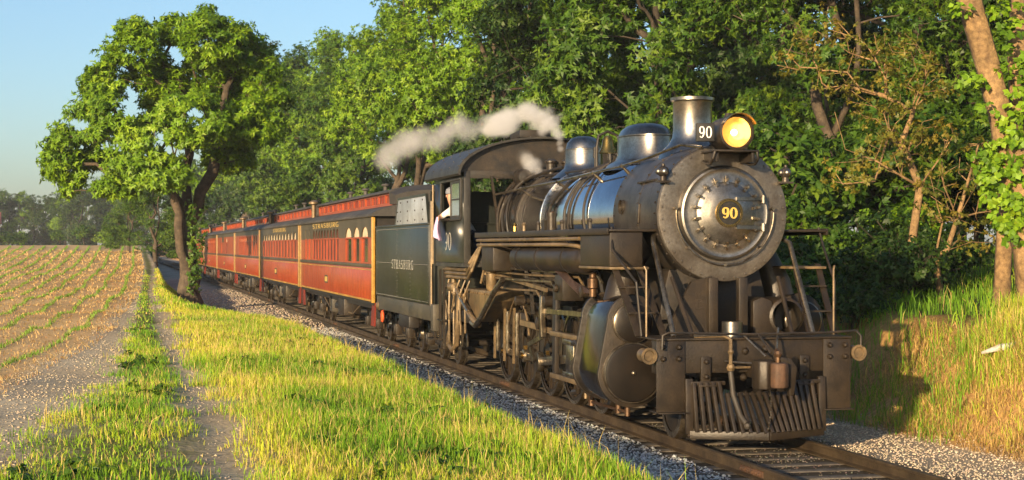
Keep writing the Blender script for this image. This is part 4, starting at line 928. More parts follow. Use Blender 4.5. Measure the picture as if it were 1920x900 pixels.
# ------------------------------------------------------------------ passenger cars
def make_car(y0, L, label, layout, letters=None, upper='window_glass', panel=None, red='car_red', name='passenger_coach', stove=True, pane='curtain', narrow=False):
    c = thing(name, label, 'train car', 'coaches of the train', (0,y0,0))
    XS = 1.45
    # lower side panels (left and right), belt, floor
    for sx in (-1,1):
        s_ = lambda a, b_: sorted((sx*a, sx*b_))
        MB().bx(*s_(XS,XS-.05),.05,L-.05,1.06,1.86).build('lower_panel',red,c,True,.006)
        MB().bx(*s_(XS+.02,XS-.04),.05,L-.05,1.03,1.075).build('side_stripe','car_yellow',c)
        MB().bx(*s_(XS+.006,XS-.04),.1,L-.1,1.80,1.825).build('side_stripe','car_yellow',c)
        MB().bx(*s_(XS+.03,XS-.05),.05,L-.05,1.862,1.955).build('belt_rail','car_olive',c,True,.008)
        MB().bx(*s_(XS+.004,XS-.05),.05,L-.05,2.93,3.12).build('letter_board','car_olive',c)
        MB().bx(*s_(XS+.06,XS-.05),.02,L-.02,3.122,3.16).build('cornice','car_olive',c,True,.01)
        # tongue and groove joints on the lower panel
        gv = MB()
        for k_ in range(int(L/.5)): gv.bx(*s_(XS+.004,XS),.3+k_*.5,.312+k_*.5,1.09,1.79)
        tag(gv.build('panel_batten',red,c),kind='stuff')
        # posts at the corners
        for y_ in (.05,L-.05):
            MB().bx(*s_(XS+.03,XS-.06),y_-.05,y_+.05,1.0,3.12).build('corner_post','car_yellow' if y0 < 21 and y_ < 1 else 'car_post',c,True,.015)
        # upper wall: piers around the windows
        edges = [.12]
        for (a_, b_, kd) in layout: edges += [a_, b_]
        edges.append(L-.12)
        for i in range(0, len(edges), 2):
            if edges[i+1]-edges[i] > .02:
                MB().bx(*s_(XS,XS-.05),edges[i],edges[i+1],1.957,2.62).build('window_pier',red,c)
                MB().bx(*s_(XS+.002,XS-.05),edges[i],edges[i+1],2.622,2.93).build('upper_pier','car_olive' if not narrow else red,c)
        for (a_, b_, kd) in layout:
            wf = MB().bx(*s_(XS-.01,XS-.06),a_,b_,1.957,2.0).bx(*s_(XS+.012,XS-.05),a_,b_,2.60,2.64)
            wf.bx(*s_(XS-.01,XS-.06),a_,a_+.05,2.0,2.6).bx(*s_(XS-.01,XS-.06),b_-.05,b_,2.0,2.6)
            wo = wf.build('window',red,c)
            if kd == 'solid':
                MB().bx(*s_(XS-.03,XS-.055),a_+.05,b_-.05,2.0,2.6).build('pane',red,wo)
                MB().bx(*s_(XS-.02,XS-.055),a_,b_,2.64,2.93).build('upper_panel','car_olive',wo); continue
            MB().bx(*s_(XS-.022 if kd != 'arch' else XS-.045,XS-.095),a_+.02,b_-.02,1.98,2.62).build('pane','window_glass' if kd == 'arch' else pane,wo)
            # arched top light
            r_a = (b_-a_)/2; zc = 2.64; hh = .26
            arc = [((a_+b_)/2+r_a*math.cos(R(t_)), zc+hh*math.sin(R(t_))) for t_ in range(0,181,15)]
            MB().prism([(b_,2.93),(a_,2.93)]+arc[::-1],'x',*s_(XS+.002,XS-.05)).build('arch_head','car_olive' if not narrow else red,wo,False)
            MB().bx(*s_(XS-.03,XS-.085),a_,b_,2.64,2.92).build('top_light',upper if kd != 'arch' else 'skylit_pane',wo)
    MB().bx(-XS+.02,XS-.02,.05,L-.05,.94,1.03).build('floor','black_iron',c)
    MB().bx(-.95,.95,.6,L-.6,1.03,2.0).build('seat_rows','car_red_dark',c)
    # ends
    for y_, d in ((.05,1),(L-.05,-1)):
        en = MB().bx(-XS+.1,XS-.1,*sorted((y_+d*.02,y_+d*.07)),1.03,3.12).build('shaded_end_wall','black_iron',c)  # black finish paints in the shade of an open end platform
        MB().bx(-.45,.45,*sorted((y_-d*.45,y_+d*.02)),1.05,3.05).build('diaphragm','black_iron',c)
        MB().bx(-.9,.9,*sorted((y_-d*.05,y_-d*.30)),.85,1.05).build('buffer_beam','black_iron',c)
        for sx in (-1,1):
            MB().prism([(y_-d*.02,1.0),(y_+d*.45,1.0),(y_+d*.62,.42),(y_+d*.10,.42)],'x',*sorted((sx*1.36,sx*1.40))).build('step_stringer','car_red_dark',c)
    # roof
    def prof_(pts_): return pts_
    low = [(-1.52,3.14),(-1.50,3.20),(-1.35,3.29),(-1.10,3.37),(-.86,3.43),(.86,3.43),(1.10,3.37),(1.35,3.29),(1.50,3.20),(1.52,3.14)]
    rf = MB().prism(low,'y',-.18,L+.18).build('roof','car_roof',c,True,0,25)
    top = [(-.98,3.74),(-.96,3.79),(-.7,3.87),(-.35,3.925),(0,3.945),(.35,3.925),(.7,3.87),(.96,3.79),(.98,3.74)]
    MB().prism(top,'y',.45,L-.45).build('clerestory_roof','car_roof',c,True,0,25)
    hood = [(-.96,3.44),(-.98,3.75),(-.7,3.865),(-.35,3.92),(0,3.94),(.35,3.92),(.7,3.865),(.98,3.75),(.96,3.44)]
    for ya, yb in ((.45,-.15),(L-.45,L+.15)):
        k_ = len(hood)
        vs = [(p[0],ya,p[1]) for p in hood]+[(p[0]*.93,yb,3.42+(p[1]-3.42)*.72) for p in hood]
        MB().add(vs,[tuple(range(k_)),tuple(range(k_,2*k_))]+[(i,(i+1)%k_,k_+(i+1)%k_,k_+i) for i in range(k_)]).build('roof_hood','car_roof',c,True,0,25)
    for sx in (-1,1):
        s_ = lambda a, b_: sorted((sx*a, sx*b_))
        MB().bx(*s_(.88,.82),.46,L-.46,3.42,3.50).bx(*s_(.88,.82),.46,L-.46,3.69,3.745).build('clerestory_rail','car_red',c)
        nw = 13; st_ = (L-1.0)/nw
        for k_ in range(nw+1):
            wdt = .16 if k_ % 3 else .34
            MB().bx(*s_(.89,.82),max(.46,.5+k_*st_-wdt/2),min(L-.46,.5+k_*st_+wdt/2),3.50,3.69).build('clerestory_post','car_red',c)
        for k_ in range(nw):
            MB().bx(*s_(.84,.825),.5+k_*st_,.5+(k_+1)*st_,3.50,3.69).build('clerestory_window','car_red_dark' if k_%2 else 'window_glass',c)
            MB().bx(*s_(.865,.84),.5+(k_+.48)*st_,.5+(k_+.56)*st_,3.50,3.69).build('clerestory_mullion','car_red_dark',c)
    MB().bx(-.8,.8,.5,L-.5,3.43,3.46).build('ceiling','car_red_dark',c)
    if stove:
        sp = MB().cyl((-1.05,L-.35,3.3),(-1.05,L-.35,3.80),.075,n=14).lathe([(.08,3.80),(.17,3.84),(.17,3.90),(.06,3.96),(.001,3.96)],(-1.05,L-.35,0),'z',16).build('stove_pipe','tan_pipe',c)
    for y_ in (L*.32,L*.55,L*.75): MB().cyl((-.3,y_,3.93),(-.3,y_,4.06),.06,n=10).lathe([(.06,4.06),(.13,4.08),(.10,4.13),(.001,4.15)],(-.3,y_,0),'z',12).build('roof_ventilator','car_roof',c)
    # underframe
    MB().bx(-1.2,1.2,.3,L-.3,.80,.94).build('under_frame','black_iron',c)
    for sx in (-1,1):
        MB().tube([(sx*1.15,3.6,.93),(sx*1.15,5.6,.52),(sx*1.15,L-5.6,.52),(sx*1.15,L-3.6,.93)],.022,6).build('truss_rod','tan_pipe',c)
        for y_ in (5.6,L-5.6): MB().bar((sx*1.15,y_,.9),(sx*1.15,y_,.52),.06,.06).build('queen_post','dusty',c)
        MB().bx(*sorted((sx*1.28,sx*.8)),L*.40,L*.40+1.3,.42,.9).build('battery_box','dusty',c,True,.02)
        MB().bx(*sorted((sx*1.2,sx*.8)),L*.60,L*.60+.5,.40,.9).build('equipment_box','tender_frame',c,True,.02)
        MB().lathe([(.001,0),(.16,.02),(.18,.1),(.18,.9),(.16,.98),(.001,1.0)],(sx*1.0,L*.52,.62),'y',16).build('air_cylinder','black_iron',c)
    for yc in (2.3,L-2.3): truck(c, yc, 1.8, .42)
    if letters:
        a_, b_ = letters; st_ = (b_-a_)/9
        text_mb('STRASBURG', lambda u, v, w_=0: (-XS-.008-w_, b_-u*st_, 2.955+v*.14), 1.0, 1.3).build('car_lettering','gold_letter',c,False)
    pm = (L*.56 if panel is None else panel)
    pl_ = MB().prism([(pm-.42,1.36),(pm-.30,1.30),(pm+.30,1.30),(pm+.42,1.36),(pm+.42,1.48),(pm+.30,1.54),(pm-.30,1.54),(pm-.42,1.48)],'x',-XS-.012,-XS).build('car_plaque','car_olive',c)
    MB().bx(-XS-.016,-XS-.012,pm-.28,pm+.28,1.35,1.49).build('plaque_face','gold_letter',pl_)
    return c
def rowof(a, b_, n_, w_): return [(a+(b_-a)*(i+.5)/n_-w_/2, a+(b_-a)*(i+.5)/n_+w_/2, 'pane') for i in range(n_)]
lay1 = [(.85,1.95,'arch'),(2.35,3.45,'arch'),(3.85,5.05,'arch')] + rowof(6.4,12.9,9,.58) + [(13.5,14.0,'solid'),(14.5,15.0,'solid')]
make_car(20.5,16.4,'nearest orange-red coach with three arched end windows, coupled directly behind the tender', lay1, (6.4,12.9), 'curtain', 9.3)
lay2 = [(1.0,1.75,'pane')] + rowof(1.95,14.6,11,.72)
make_car(37.5,15.7,'orange-red coach with pale arched top windows, second behind the tender', lay2, (4.5,9.8), 'skylit_pane', 8.6)
lay3 = rowof(1.0,4.4,3,.5)+rowof(4.6,12.5,9,.55)
make_car(53.8,15.5,'orange-red coach third behind the tender, between second and fourth coaches', lay3, None, 'skylit_pane', 8.2, narrow=True)
make_car(69.9,15.5,'orange-red baggage-like car with few windows, fourth behind the tender', [(6.0,7.2,'pane'),(9.0,11.5,'solid')], None, 'skylit_pane', narrow=True)
make_car(86.0,15.5,'orange-red coach fifth behind the tender, partly hidden by the roadside tree', rowof(1.5,13.8,9,.7), None, 'skylit_pane', narrow=True)
make_car(102.1,15.5,'last orange-red coach, farthest away behind the roadside tree', rowof(1.5,13.8,9,.7), None, 'skylit_pane', narrow=True)
# red marker disc on first coach's corner below the sill
mk = MB().lathe([(.001,-.03),(.13,-.025),(.15,0),(.13,.025),(.001,.03)],(-1.30,19.95,.70),'x',20).tube([(-1.28,19.95,.85),(-1.2,20.1,1.0)],.02,6).build('coupling_marker','orange_paint')
tag(mk,'round orange disc hanging low between tender and first coach','marker')
# ------------------------------------------------------------------ trees
CT, ST_ = math.cos(TH), math.sin(TH)
def at_px(px, py, Z):
    a = (px-960)/3100*Z; return np.array([-7.56 + a*CT + Z*ST_, -19.82 - a*ST_ + Z*CT, 2.395 - (py-462)/3100*Z])
def skeleton(trunks, tips, seed=0, step=.7, wig=.12, pull=.25):
    """trunks: list of polylines (arrays, first point of the later ones snaps to nearest node); returns pos, parent"""
    r_ = np.random.default_rng(seed); pos, par, dep = [], [], []
    def path(start, pts_):
        cur = start
        for q in pts_:
            q = np.asarray(q, float)
            if cur is None: pos.append(q); par.append(-1); dep.append(0.); cur = 0; continue
            d = q-pos[cur]; L = np.linalg.norm(d); k = max(1, int(round(L/step))); p0 = pos[cur].copy(); base = cur
            sag = r_.normal(0, wig, 3)*L
            for i in range(1, k+1):
                f = i/k; p = p0 + d*f + sag*np.sin(np.pi*f) + (r_.normal(0, .03, 3)*step if i < k else 0)
                p[2] += pull*L*.25*np.sin(np.pi*f)
                pos.append(p); par.append(cur); dep.append(dep[base]+L*f); cur = len(pos)-1
        return cur
    path(None, trunks[0])
    for t in trunks[1:]:
        A = np.array(pos); s = int(np.argmin(np.linalg.norm(A-np.asarray(t[0]), axis=1))); path(s, t[1:])
    A0 = np.array(pos); n_t = len(pos)
    d0 = np.min(np.linalg.norm(tips[:,None]-A0[None], axis=2), 1); ends = []
    for a in tips[np.argsort(d0)]:
        A = np.array(pos); D = np.linalg.norm(A-a, axis=1) + .30*np.array(dep) + 1.2*np.clip(A[:,2]-a[2], 0, None); D[:max(1, int(n_t*.12))] += 3
        ends.append(path(int(np.argmin(D)), [a]))
    return np.array(pos), np.array(par), ends
def limbs_mesh(pos, par, name, mt, parent, r_tip=.012, p_=2.35, rbase=None, sides=7):
    n_ = len(pos); w_ = np.zeros(n_); kids = [[] for _ in range(n_)]
    for i in range(1, n_): kids[par[i]].append(i)
    w_ = np.array([0. if kids[i] else 1. for i in range(n_)])
    for i in range(n_-1, 0, -1): w_[par[i]] += w_[i]
    rad = r_tip*w_**(1/p_)
    if rbase: rad = r_tip*(w_**(1/p_)); e = math.log(rbase/r_tip)/math.log(w_[0]); rad = r_tip*w_**e
    rad[0] *= 1.3
    mb = MB(); done = set()
    def chain(i, start):
        pts_ = [pos[start], pos[i]]; rs = [min(rad[start], rad[i]*1.4), rad[i]]
        while kids[i]:
            j = max(kids[i], key=lambda q: w_[q])
            for q in kids[i]:
                if q != j: stack.append((q, i))
            pts_.append(pos[j]); rs.append(rad[j]); i = j
        k = sides if rs[0] > .06 else (5 if rs[0] > .025 else 3)
        mb.tube(pts_, rs, k, False)
    stack = [(kids[0][0], 0)] + [(q, 0) for q in kids[0][1:]]
    while stack: chain(*stack.pop())
    return mb.build(name, mt, parent, True, 0, 80)
TDIR = None
LEAFTPL = np.array([[0,0,0],[.5,-.28,.06],[1,0,0],[.5,.28,.06]])
LEAFTRI = np.array([[.02,-.26,0],[1,0,.03],[.30,.30,.04]])
def leaves_mesh(P_, Nrm, S, C_, name, parent, seed=0, aspect=.8, tri=False):
    TP = LEAFTRI if tri else LEAFTPL; nk = len(TP)
    r_ = np.random.default_rng(seed); n_ = len(P_)
    Nrm = Nrm/np.linalg.norm(Nrm, axis=1, keepdims=True)
    if isinstance(Nrm, tuple): pass
    t = TDIR if (TDIR is not None and len(TDIR) == n_) else r_.normal(0,1,(n_,3)); t = t.copy(); t -= Nrm*np.sum(t*Nrm,1,keepdims=True); t /= np.linalg.norm(t,axis=1,keepdims=True)
    b_ = np.cross(Nrm, t)
    V = P_[:,None] + S[:,None,None]*(t[:,None]*TP[None,:,0:1] + b_[:,None]*TP[None,:,1:2]*aspect + Nrm[:,None]*TP[None,:,2:3])
    F = np.arange(n_*nk).reshape(-1,nk)
    return np_mesh(name, V.reshape(-1,3), F, 'leaf', parent, col=np.repeat(C_, nk, 0))
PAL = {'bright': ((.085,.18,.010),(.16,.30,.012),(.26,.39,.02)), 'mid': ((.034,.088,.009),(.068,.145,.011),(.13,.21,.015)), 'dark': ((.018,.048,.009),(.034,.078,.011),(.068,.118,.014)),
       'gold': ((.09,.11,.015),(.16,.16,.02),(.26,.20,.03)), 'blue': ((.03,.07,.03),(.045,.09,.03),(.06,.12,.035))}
def foliage(tips, centre, k, R_, ls, pal, seed, flat=.65, q=10):
    """sprays of leaves radiating from twig ends; k leaves per tip in k/q sprays"""
    global TDIR
    r_ = np.random.default_rng(seed); n_ = len(tips); c0, c1, c2 = [np.array(w_) for w_ in PAL[pal]]
    m_ = max(1, int(round(k/q))); T = np.repeat(tips, m_, 0); sz = np.repeat(R_*(.65+.7*r_.random(n_)), m_)
    off = r_.normal(0,1,(n_*m_,3)); off /= np.linalg.norm(off,axis=1,keepdims=True); off *= (r_.random((n_*m_,1))**.4); off[:,2] *= flat
    Sp = T + off*sz[:,None]
    out = Sp-centre; out /= np.linalg.norm(out,axis=1,keepdims=True)+1e-6
    ax = out*.6 + off*.8 + np.array([0,0,.35]) + r_.normal(0,.25,off.shape); ax /= np.linalg.norm(ax,axis=1,keepdims=True)
    A = np.repeat(ax, q, 0); P_ = np.repeat(Sp, q, 0); N_ = len(P_)
    d = r_.normal(0,1,(N_,3)); d -= A*np.sum(d*A,1,keepdims=True); d /= np.linalg.norm(d,axis=1,keepdims=True)
    el = r_.normal(-.12,.32,(N_,1)); t = d*np.cos(el)+A*np.sin(el); t[:,2] -= .18; t /= np.linalg.norm(t,axis=1,keepdims=True)
    Nn = A - t*np.sum(A*t,1,keepdims=True) + r_.normal(0,.22,(N_,3))
    s = ls*(.65+.7*r_.random(N_)); TDIR = t
    mm = np.repeat(np.clip(r_.normal(.45,.25,n_),0,1), m_*q) + np.repeat(r_.normal(0,.14,n_*m_), q)
    mm = np.clip(mm+r_.normal(0,.14,N_),0,1)[:,None]
    C_ = np.where(mm < .5, c0+(c1-c0)*mm*2, c1+(c2-c1)*(mm-.5)*2)*(.8+.4*r_.random((N_,1)))
    return P_, Nn, s, C_
def blob_tips(blobs, dens, seed, shell=.55):
    r_ = np.random.default_rng(seed); out = []
    for (c, rad) in blobs:
        k = max(3, int(dens*rad[0]*rad[1]*rad[2]**.5 if False else dens*(rad[0]*rad[1]+rad[0]*rad[2]+rad[1]*rad[2])/3))
        d = r_.normal(0,1,(k,3)); d /= np.linalg.norm(d,axis=1,keepdims=True)
        f = shell + (1-shell)*r_.random((k,1)); d[:,2] = np.where(d[:,2] < -.5, d[:,2]*.6, d[:,2])
        out.append(np.asarray(c)+d*f*np.asarray(rad))
    return np.concatenate(out)
def gnd(p):
    p = np.array(p, float); p[2] = hz(p[0:1], p[1:2])[0]-.15; return p
def make_tree(name, label, cat, trunks, blobs, dens, k, R_, ls, pal, bark, seed, rbase, group=None, loc=None, flat=.65, rtip=.012, wig=.1, gaps=None, tri=False, thin=0):
    base = np.array(trunks[0][0], float) if loc is None else np.array(loc, float)
    tips = blob_tips(blobs, dens, seed)
    if thin: tips = tips[vnoise(tips[:,0]+tips[:,2]*.6, tips[:,1]+tips[:,2]*.8, 1.7) > thin]
    if gaps is not None:
        for gx, gy, gr in gaps:
            zz = (tips[:,0]+7.56)*ST_+(tips[:,1]+19.82)*CT; uu = 960+3100*((tips[:,0]+7.56)*CT-(tips[:,1]+19.82)*ST_)/zz; vv = 462-3100*(tips[:,2]-2.395)/zz
            tips = tips[np.hypot(uu-gx, vv-gy) > gr]
    pos, par, ends = skeleton([np.array(t, float) for t in trunks], tips, seed, wig=wig)
    t = thing(name, label, cat, group, loc=tuple(base))
    limbs_mesh(pos-base, par, 'trunk', bark, t, rtip, rbase=rbase)
    cen = np.mean(tips, 0); cen[2] -= 1.0
    P_, Nn, s, C_ = foliage(tips, cen, k, R_, ls, pal, seed+1, flat)
    leaves_mesh(P_-base, Nn, s, C_, 'crown', t, seed+2, .8, tri)
    return t
# the big tree by the lane
Z0 = 67.5
def bb(px, py, r, dz=0, sq=1.0): 
    c = at_px(px, py, Z0+dz); q = r/3100*Z0; return (c, (q, q*1.05, q*sq))
big = [bb(150,285,62,1), bb(118,318,40,-.5), bb(205,215,62,-1.5), bb(195,155,45,1), bb(255,100,62,0), bb(300,165,70,1.5), bb(395,80,66,-.5), bb(455,120,70,1.5), bb(350,235,70,-2), bb(255,290,60,-2.2),
       bb(220,350,42,-1,.8), bb(420,200,70,2), bb(470,240,60,0), bb(300,330,52,-2.4,.8), bb(430,300,50,1.5,.8), bb(330,60,40,1), bb(500,170,50,1), bb(275,230,50,2.5), bb(375,150,60,2.2), bb(165,235,45,-2), bb(98,300,24,.5), bb(135,352,22,-.6), bb(178,165,26,0), bb(250,58,26,.4), bb(395,40,34,0), bb(110,262,24,-1), bb(455,62,30,.5)]
gb = at_px(360,563,Z0); gb[2] = hz(gb[0:1], gb[1:2])[0]-.05
tr0 = [gb, at_px(357,520,Z0), at_px(352,470,Z0), at_px(348,425,Z0), at_px(330,370,Z0-.3), at_px(290,300,Z0-.6), at_px(240,235,Z0-.8)]
tr1 = [at_px(350,440,Z0), at_px(372,390,Z0+.2), at_px(398,325,Z0+.5), at_px(425,230,Z0+.8), at_px(440,140,Z0+1)]
tr2 = [at_px(345,410,Z0), at_px(345,330,Z0+.6), at_px(340,230,Z0+.8), at_px(320,130,Z0+.8)]
tr3 = [at_px(357,520,Z0-.3), at_px(338,470,Z0-.5), at_px(336,400,Z0-.6), at_px(325,350,Z0-.8)]
bigtree = make_tree('shade_tree','large leafy tree standing alone between the lane and the track','tree',[tr0,tr1,tr2,tr3],big,48,130,.40,.19,'bright','bark',41,.44,flat=.55,tri=True,gaps=[(243,192,30),(368,215,24),(362,292,22),(205,270,16),(150,235,20),(330,110,22),(300,255,16),(225,125,14),(280,385,22)])
# ivy on its trunk
iv = np.concatenate([np.linspace(at_px(362,545,Z0-.5), at_px(360,380,Z0-.45), 26), np.linspace(at_px(370,520,Z0-.5), at_px(385,380,Z0), 16)])
P_, Nn, s, C_ = foliage(iv, iv.mean(0)+np.array([0,1.5,0]), 46, .26, .12, 'mid', 77)
leaves_mesh(P_-gb, Nn, s, C_, 'ivy', bigtree, 78)
# generic hardwoods for the woodland edge
def generic(seed, H, rad, pal, bark, k, ls, dens, nb=13, low=.18, group=None, name='hardwood_tree', rb=.32, R_=.62):
    r_ = np.random.default_rng(seed); blobs = []
    for i in range(nb):
        f = low+(1-low)*(i+.5)/nb; a = r_.random()*6.28; rr_ = rad*np.sin(np.pi*min(1,(.25+.72*f)))**.8*.62*(.6+.6*r_.random())
        q = rad*(.36+.20*r_.random())*(1.1-.3*f)
        blobs.append((np.array([rr_*math.cos(a), rr_*math.sin(a), H*f*.93]), (q,q,q*.75)))
    lean = r_.normal(0,.03,2)*H
    t0_ = [(0,0,-.3),(lean[0]*.2,lean[1]*.2,H*.22),(lean[0]*.5,lean[1]*.5,H*.5),(lean[0],lean[1],H*.85)]
    t1_ = [(lean[0]*.2,lean[1]*.2,H*.22),(rad*.25,rad*.1,H*.45),(rad*.45,rad*.2,H*.7)]
    t2_ = [(lean[0]*.3,lean[1]*.3,H*.3),(-rad*.25,-rad*.15,H*.5),(-rad*.4,-rad*.3,H*.72)]
    return make_tree(name, '', 'tree', [t0_,t1_,t2_], blobs, dens, k, R_, ls, pal, bark, seed, rb, group, (0,0,0), tri=True, thin=.34)
WG = 'trees of the wood behind the train'
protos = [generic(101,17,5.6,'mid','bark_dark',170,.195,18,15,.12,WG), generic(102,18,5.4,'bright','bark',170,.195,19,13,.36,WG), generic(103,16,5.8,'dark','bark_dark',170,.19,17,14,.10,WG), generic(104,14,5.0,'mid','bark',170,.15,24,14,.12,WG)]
used = [False]*4
def put(pi, x, y, s_=1.0, rz=0.0, label='', sz=1.0, name=None, group=None):
    t = protos[pi] if not used[pi] else copy_tree(protos[pi]); used[pi] = True
    t.location = (x, y, float(hz(np.array([x]), np.array([y]))[0])-.1); t.rotation_euler.z = rz; t.scale = (s_, s_, s_*sz)
    t['label'] = label
    if group: t['group'] = group
    return t
W = [  # proto, x, y, scale, rot
 (0,9.5,31,1.0,.3,'tall leafy tree rising right behind the locomotive cab'), (2,10,41,1.02,1.9,'dark green tree behind the tender, next to the steam plume'), (1,9,52,1.0,.8,'bright green tree above the first coach'),
 (1,10.5,63,1.0,2.6,'tall mid-green tree above the joint of first and second coaches'), (1,9.2,75,1.0,4.0,'bright tree behind the second coach with forked trunk'), (1,10,88,.92,5.1,'pale tree behind the second and third coaches'),
 (0,9.5,102,1.02,1.2,'tall tree whose top meets the sky above the third coach'), (1,10,118,1.08,3.3,'pale green tree behind the fourth coach'), (0,9,135,1.22,.4,'rounded tree behind the far end of the train'), (2,9,155,1.4,2.2,'dark tree beyond the far end of the train'), (1,8,180,1.4,2.2,'farthest tree of the row, beyond the last coach'),
 (2,17,38,1.15,2.0,'dark tree in the second row behind the steam dome'), (0,19,52,1.15,4.4,'tall tree deep in the wood left of the smokestack'), (2,18,70,1.1,.9,'dark tree deep in the wood behind the tender'), (0,18,92,1.0,3.0,'tall tree deep in the wood behind the first coach'),
 (1,35,30,1.1,.6,'bright tree far back between the ladder and the sapling'), (2,42,44,1.2,.6,'dark tree far back behind the sapling'), (3,34,60,1.3,.6,'rounded tree far back behind the stack'), (2,48,24,1.2,5.6,'dark tree far back at the extreme right'), (0,3,215,1.0,5.6,'tall tree closing the far end of the track'), (2,-2,235,1.0,3.6,'dark tree closing the far end of the lane'), (2,9,225,1.2,1.6,'dark tree beyond the end of the track'),
 (3,12.5,24,.95,1.0,'leafy tree filling the wood behind the smokestack'), (2,17,27,1.1,3.6,'dark tree in the shade right of the headlight'), (3,19,19,1.0,5.0,'leafy tree right of the smokebox, deep in the wood'), (0,23,26,1.1,.2,'tall tree behind the twisted sapling'), (2,26,34,1.2,1.5,'dark tree in the rear row behind the headlight'), (1,25,15,1.0,2.8,'bright tree at the right edge of the wood'), (2,31,22,1.2,4.1,'dark tree far back at the right edge'), (0,30,44,1.25,4.9,'tall tree far back above the smokestack'),
]
for pi, x, y, s_, rz, lab in W: put(pi, x, y, s_, rz, lab)
# shrubs
SG = 'shrubs of the shady undergrowth beside the track'
def shrub(seed, H, rad, pal, k, ls, dens):
    r_ = np.random.default_rng(seed); blobs = []
    for i in range(7):
        a = r_.random()*6.28; d = rad*.55*r_.random()**.5; q = rad*(.4+.25*r_.random()); blobs.append((np.array([d*math.cos(a),d*math.sin(a),H*(.3+.45*r_.random())]), (q,q,q*.8)))
    t0_ = [(0,0,-.2),(.05,0,H*.3),(.1,.05,H*.6)]; t1_ = [(.05,0,H*.2),(rad*.3,.1,H*.45)]; t2_ = [(.05,0,H*.2),(-rad*.3,-.1,H*.5)]
    return make_tree('shrub','','shrub',[t0_,t1_,t2_],blobs,dens,k,.34,ls,pal,'bark_dark',seed,.06,SG,(0,0,0))
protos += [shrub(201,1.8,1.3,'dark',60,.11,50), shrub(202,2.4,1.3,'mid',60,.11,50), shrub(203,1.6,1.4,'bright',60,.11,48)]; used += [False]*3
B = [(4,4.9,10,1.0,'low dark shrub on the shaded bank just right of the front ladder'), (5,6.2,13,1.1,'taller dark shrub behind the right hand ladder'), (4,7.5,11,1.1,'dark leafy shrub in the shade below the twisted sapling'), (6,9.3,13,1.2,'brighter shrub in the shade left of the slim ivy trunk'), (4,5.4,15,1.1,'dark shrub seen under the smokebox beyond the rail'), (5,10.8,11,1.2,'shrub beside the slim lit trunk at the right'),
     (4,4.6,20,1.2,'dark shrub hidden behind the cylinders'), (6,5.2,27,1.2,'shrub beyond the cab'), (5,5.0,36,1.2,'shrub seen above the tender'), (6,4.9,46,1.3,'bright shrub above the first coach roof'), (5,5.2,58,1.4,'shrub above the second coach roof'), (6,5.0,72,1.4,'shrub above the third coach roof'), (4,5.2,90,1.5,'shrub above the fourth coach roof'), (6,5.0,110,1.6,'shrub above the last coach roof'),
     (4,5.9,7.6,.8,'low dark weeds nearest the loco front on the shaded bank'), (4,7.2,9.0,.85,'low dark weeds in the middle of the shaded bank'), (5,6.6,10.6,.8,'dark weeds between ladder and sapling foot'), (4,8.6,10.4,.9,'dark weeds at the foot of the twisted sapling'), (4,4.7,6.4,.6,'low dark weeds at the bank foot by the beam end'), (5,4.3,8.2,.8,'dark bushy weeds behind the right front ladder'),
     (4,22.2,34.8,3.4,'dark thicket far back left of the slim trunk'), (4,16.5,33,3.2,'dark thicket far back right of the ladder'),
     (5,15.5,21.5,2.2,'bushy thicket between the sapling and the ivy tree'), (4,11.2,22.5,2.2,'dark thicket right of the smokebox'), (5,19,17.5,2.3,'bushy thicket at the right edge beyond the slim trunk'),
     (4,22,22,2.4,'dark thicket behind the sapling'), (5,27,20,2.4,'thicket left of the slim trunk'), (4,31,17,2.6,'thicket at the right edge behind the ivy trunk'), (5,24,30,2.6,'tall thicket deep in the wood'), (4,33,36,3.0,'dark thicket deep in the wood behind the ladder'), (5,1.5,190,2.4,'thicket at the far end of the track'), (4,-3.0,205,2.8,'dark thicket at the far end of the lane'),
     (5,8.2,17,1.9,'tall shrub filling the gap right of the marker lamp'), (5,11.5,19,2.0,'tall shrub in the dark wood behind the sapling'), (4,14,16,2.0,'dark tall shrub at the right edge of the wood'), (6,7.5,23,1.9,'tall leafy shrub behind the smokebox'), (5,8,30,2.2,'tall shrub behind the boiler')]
for pi, x, y, s_, lab in B: put(pi, x, y, s_, random.random()*6, lab)
# far woodland across the field
FG = 'far trees beyond the field'
far = [(-30,250,.75,0,'small dark tree'),]
rf_ = np.random.default_rng(8)
DW = ['leftmost','second','third','fourth','fifth','sixth','seventh','eighth','ninth','tenth','eleventh','twelfth','thirteenth','fourteenth']
for i in range(14):
    px = -25+i*22; Zf = 330+rf_.random()*50; p = at_px(px, 462, Zf); s_ = .70+.22*rf_.random()+(.16 if i in (8,9,10) else 0)
    t = put([2,0,2,1][i%4] , p[0], p[1], s_, rf_.random()*6, 'dark far tree beyond the field, %s from the left edge' % DW[i], group=FG)
    t.location.z = 1.0
for i in range(6):
    p = at_px(-60-i*34, 462, 330+12*(i%3)); t = put([0,2,1][i%3], p[0], p[1], .72+.1*(i%2), i, 'dark far tree beyond the field, outside the left edge, %s from it' % DW[i+1], group=FG); t.location.z = 1.0
for i, (px, py, hgt, pi, lab) in enumerate([(40,440,2.7,6,'small yellow-green shrub at the far end of the field, by the left edge'), (205,438,3.0,6,'pointed yellow-green shrub on the field crest left of the big tree'), (113,445,2.2,5,'round green shrub in the middle of the far field edge'), (158,444,2.9,5,'dark bluish shrub near the middle of the field crest'), (233,446,2.4,4,'round dark shrub right of the pointed yellow shrub')]):
    p = at_px(px, 462, 235); t = put(pi, p[0], p[1], hgt/2.0, i, lab, group=FG); t.location.z = 2.3
p = at_px(14,462,228); t = put(4, p[0], p[1], 1.5, 0, 'dark clipped hedge at the left edge of the field', group=FG); t.location.z = 2.2; t.scale = (2.4,1.5,1.4)
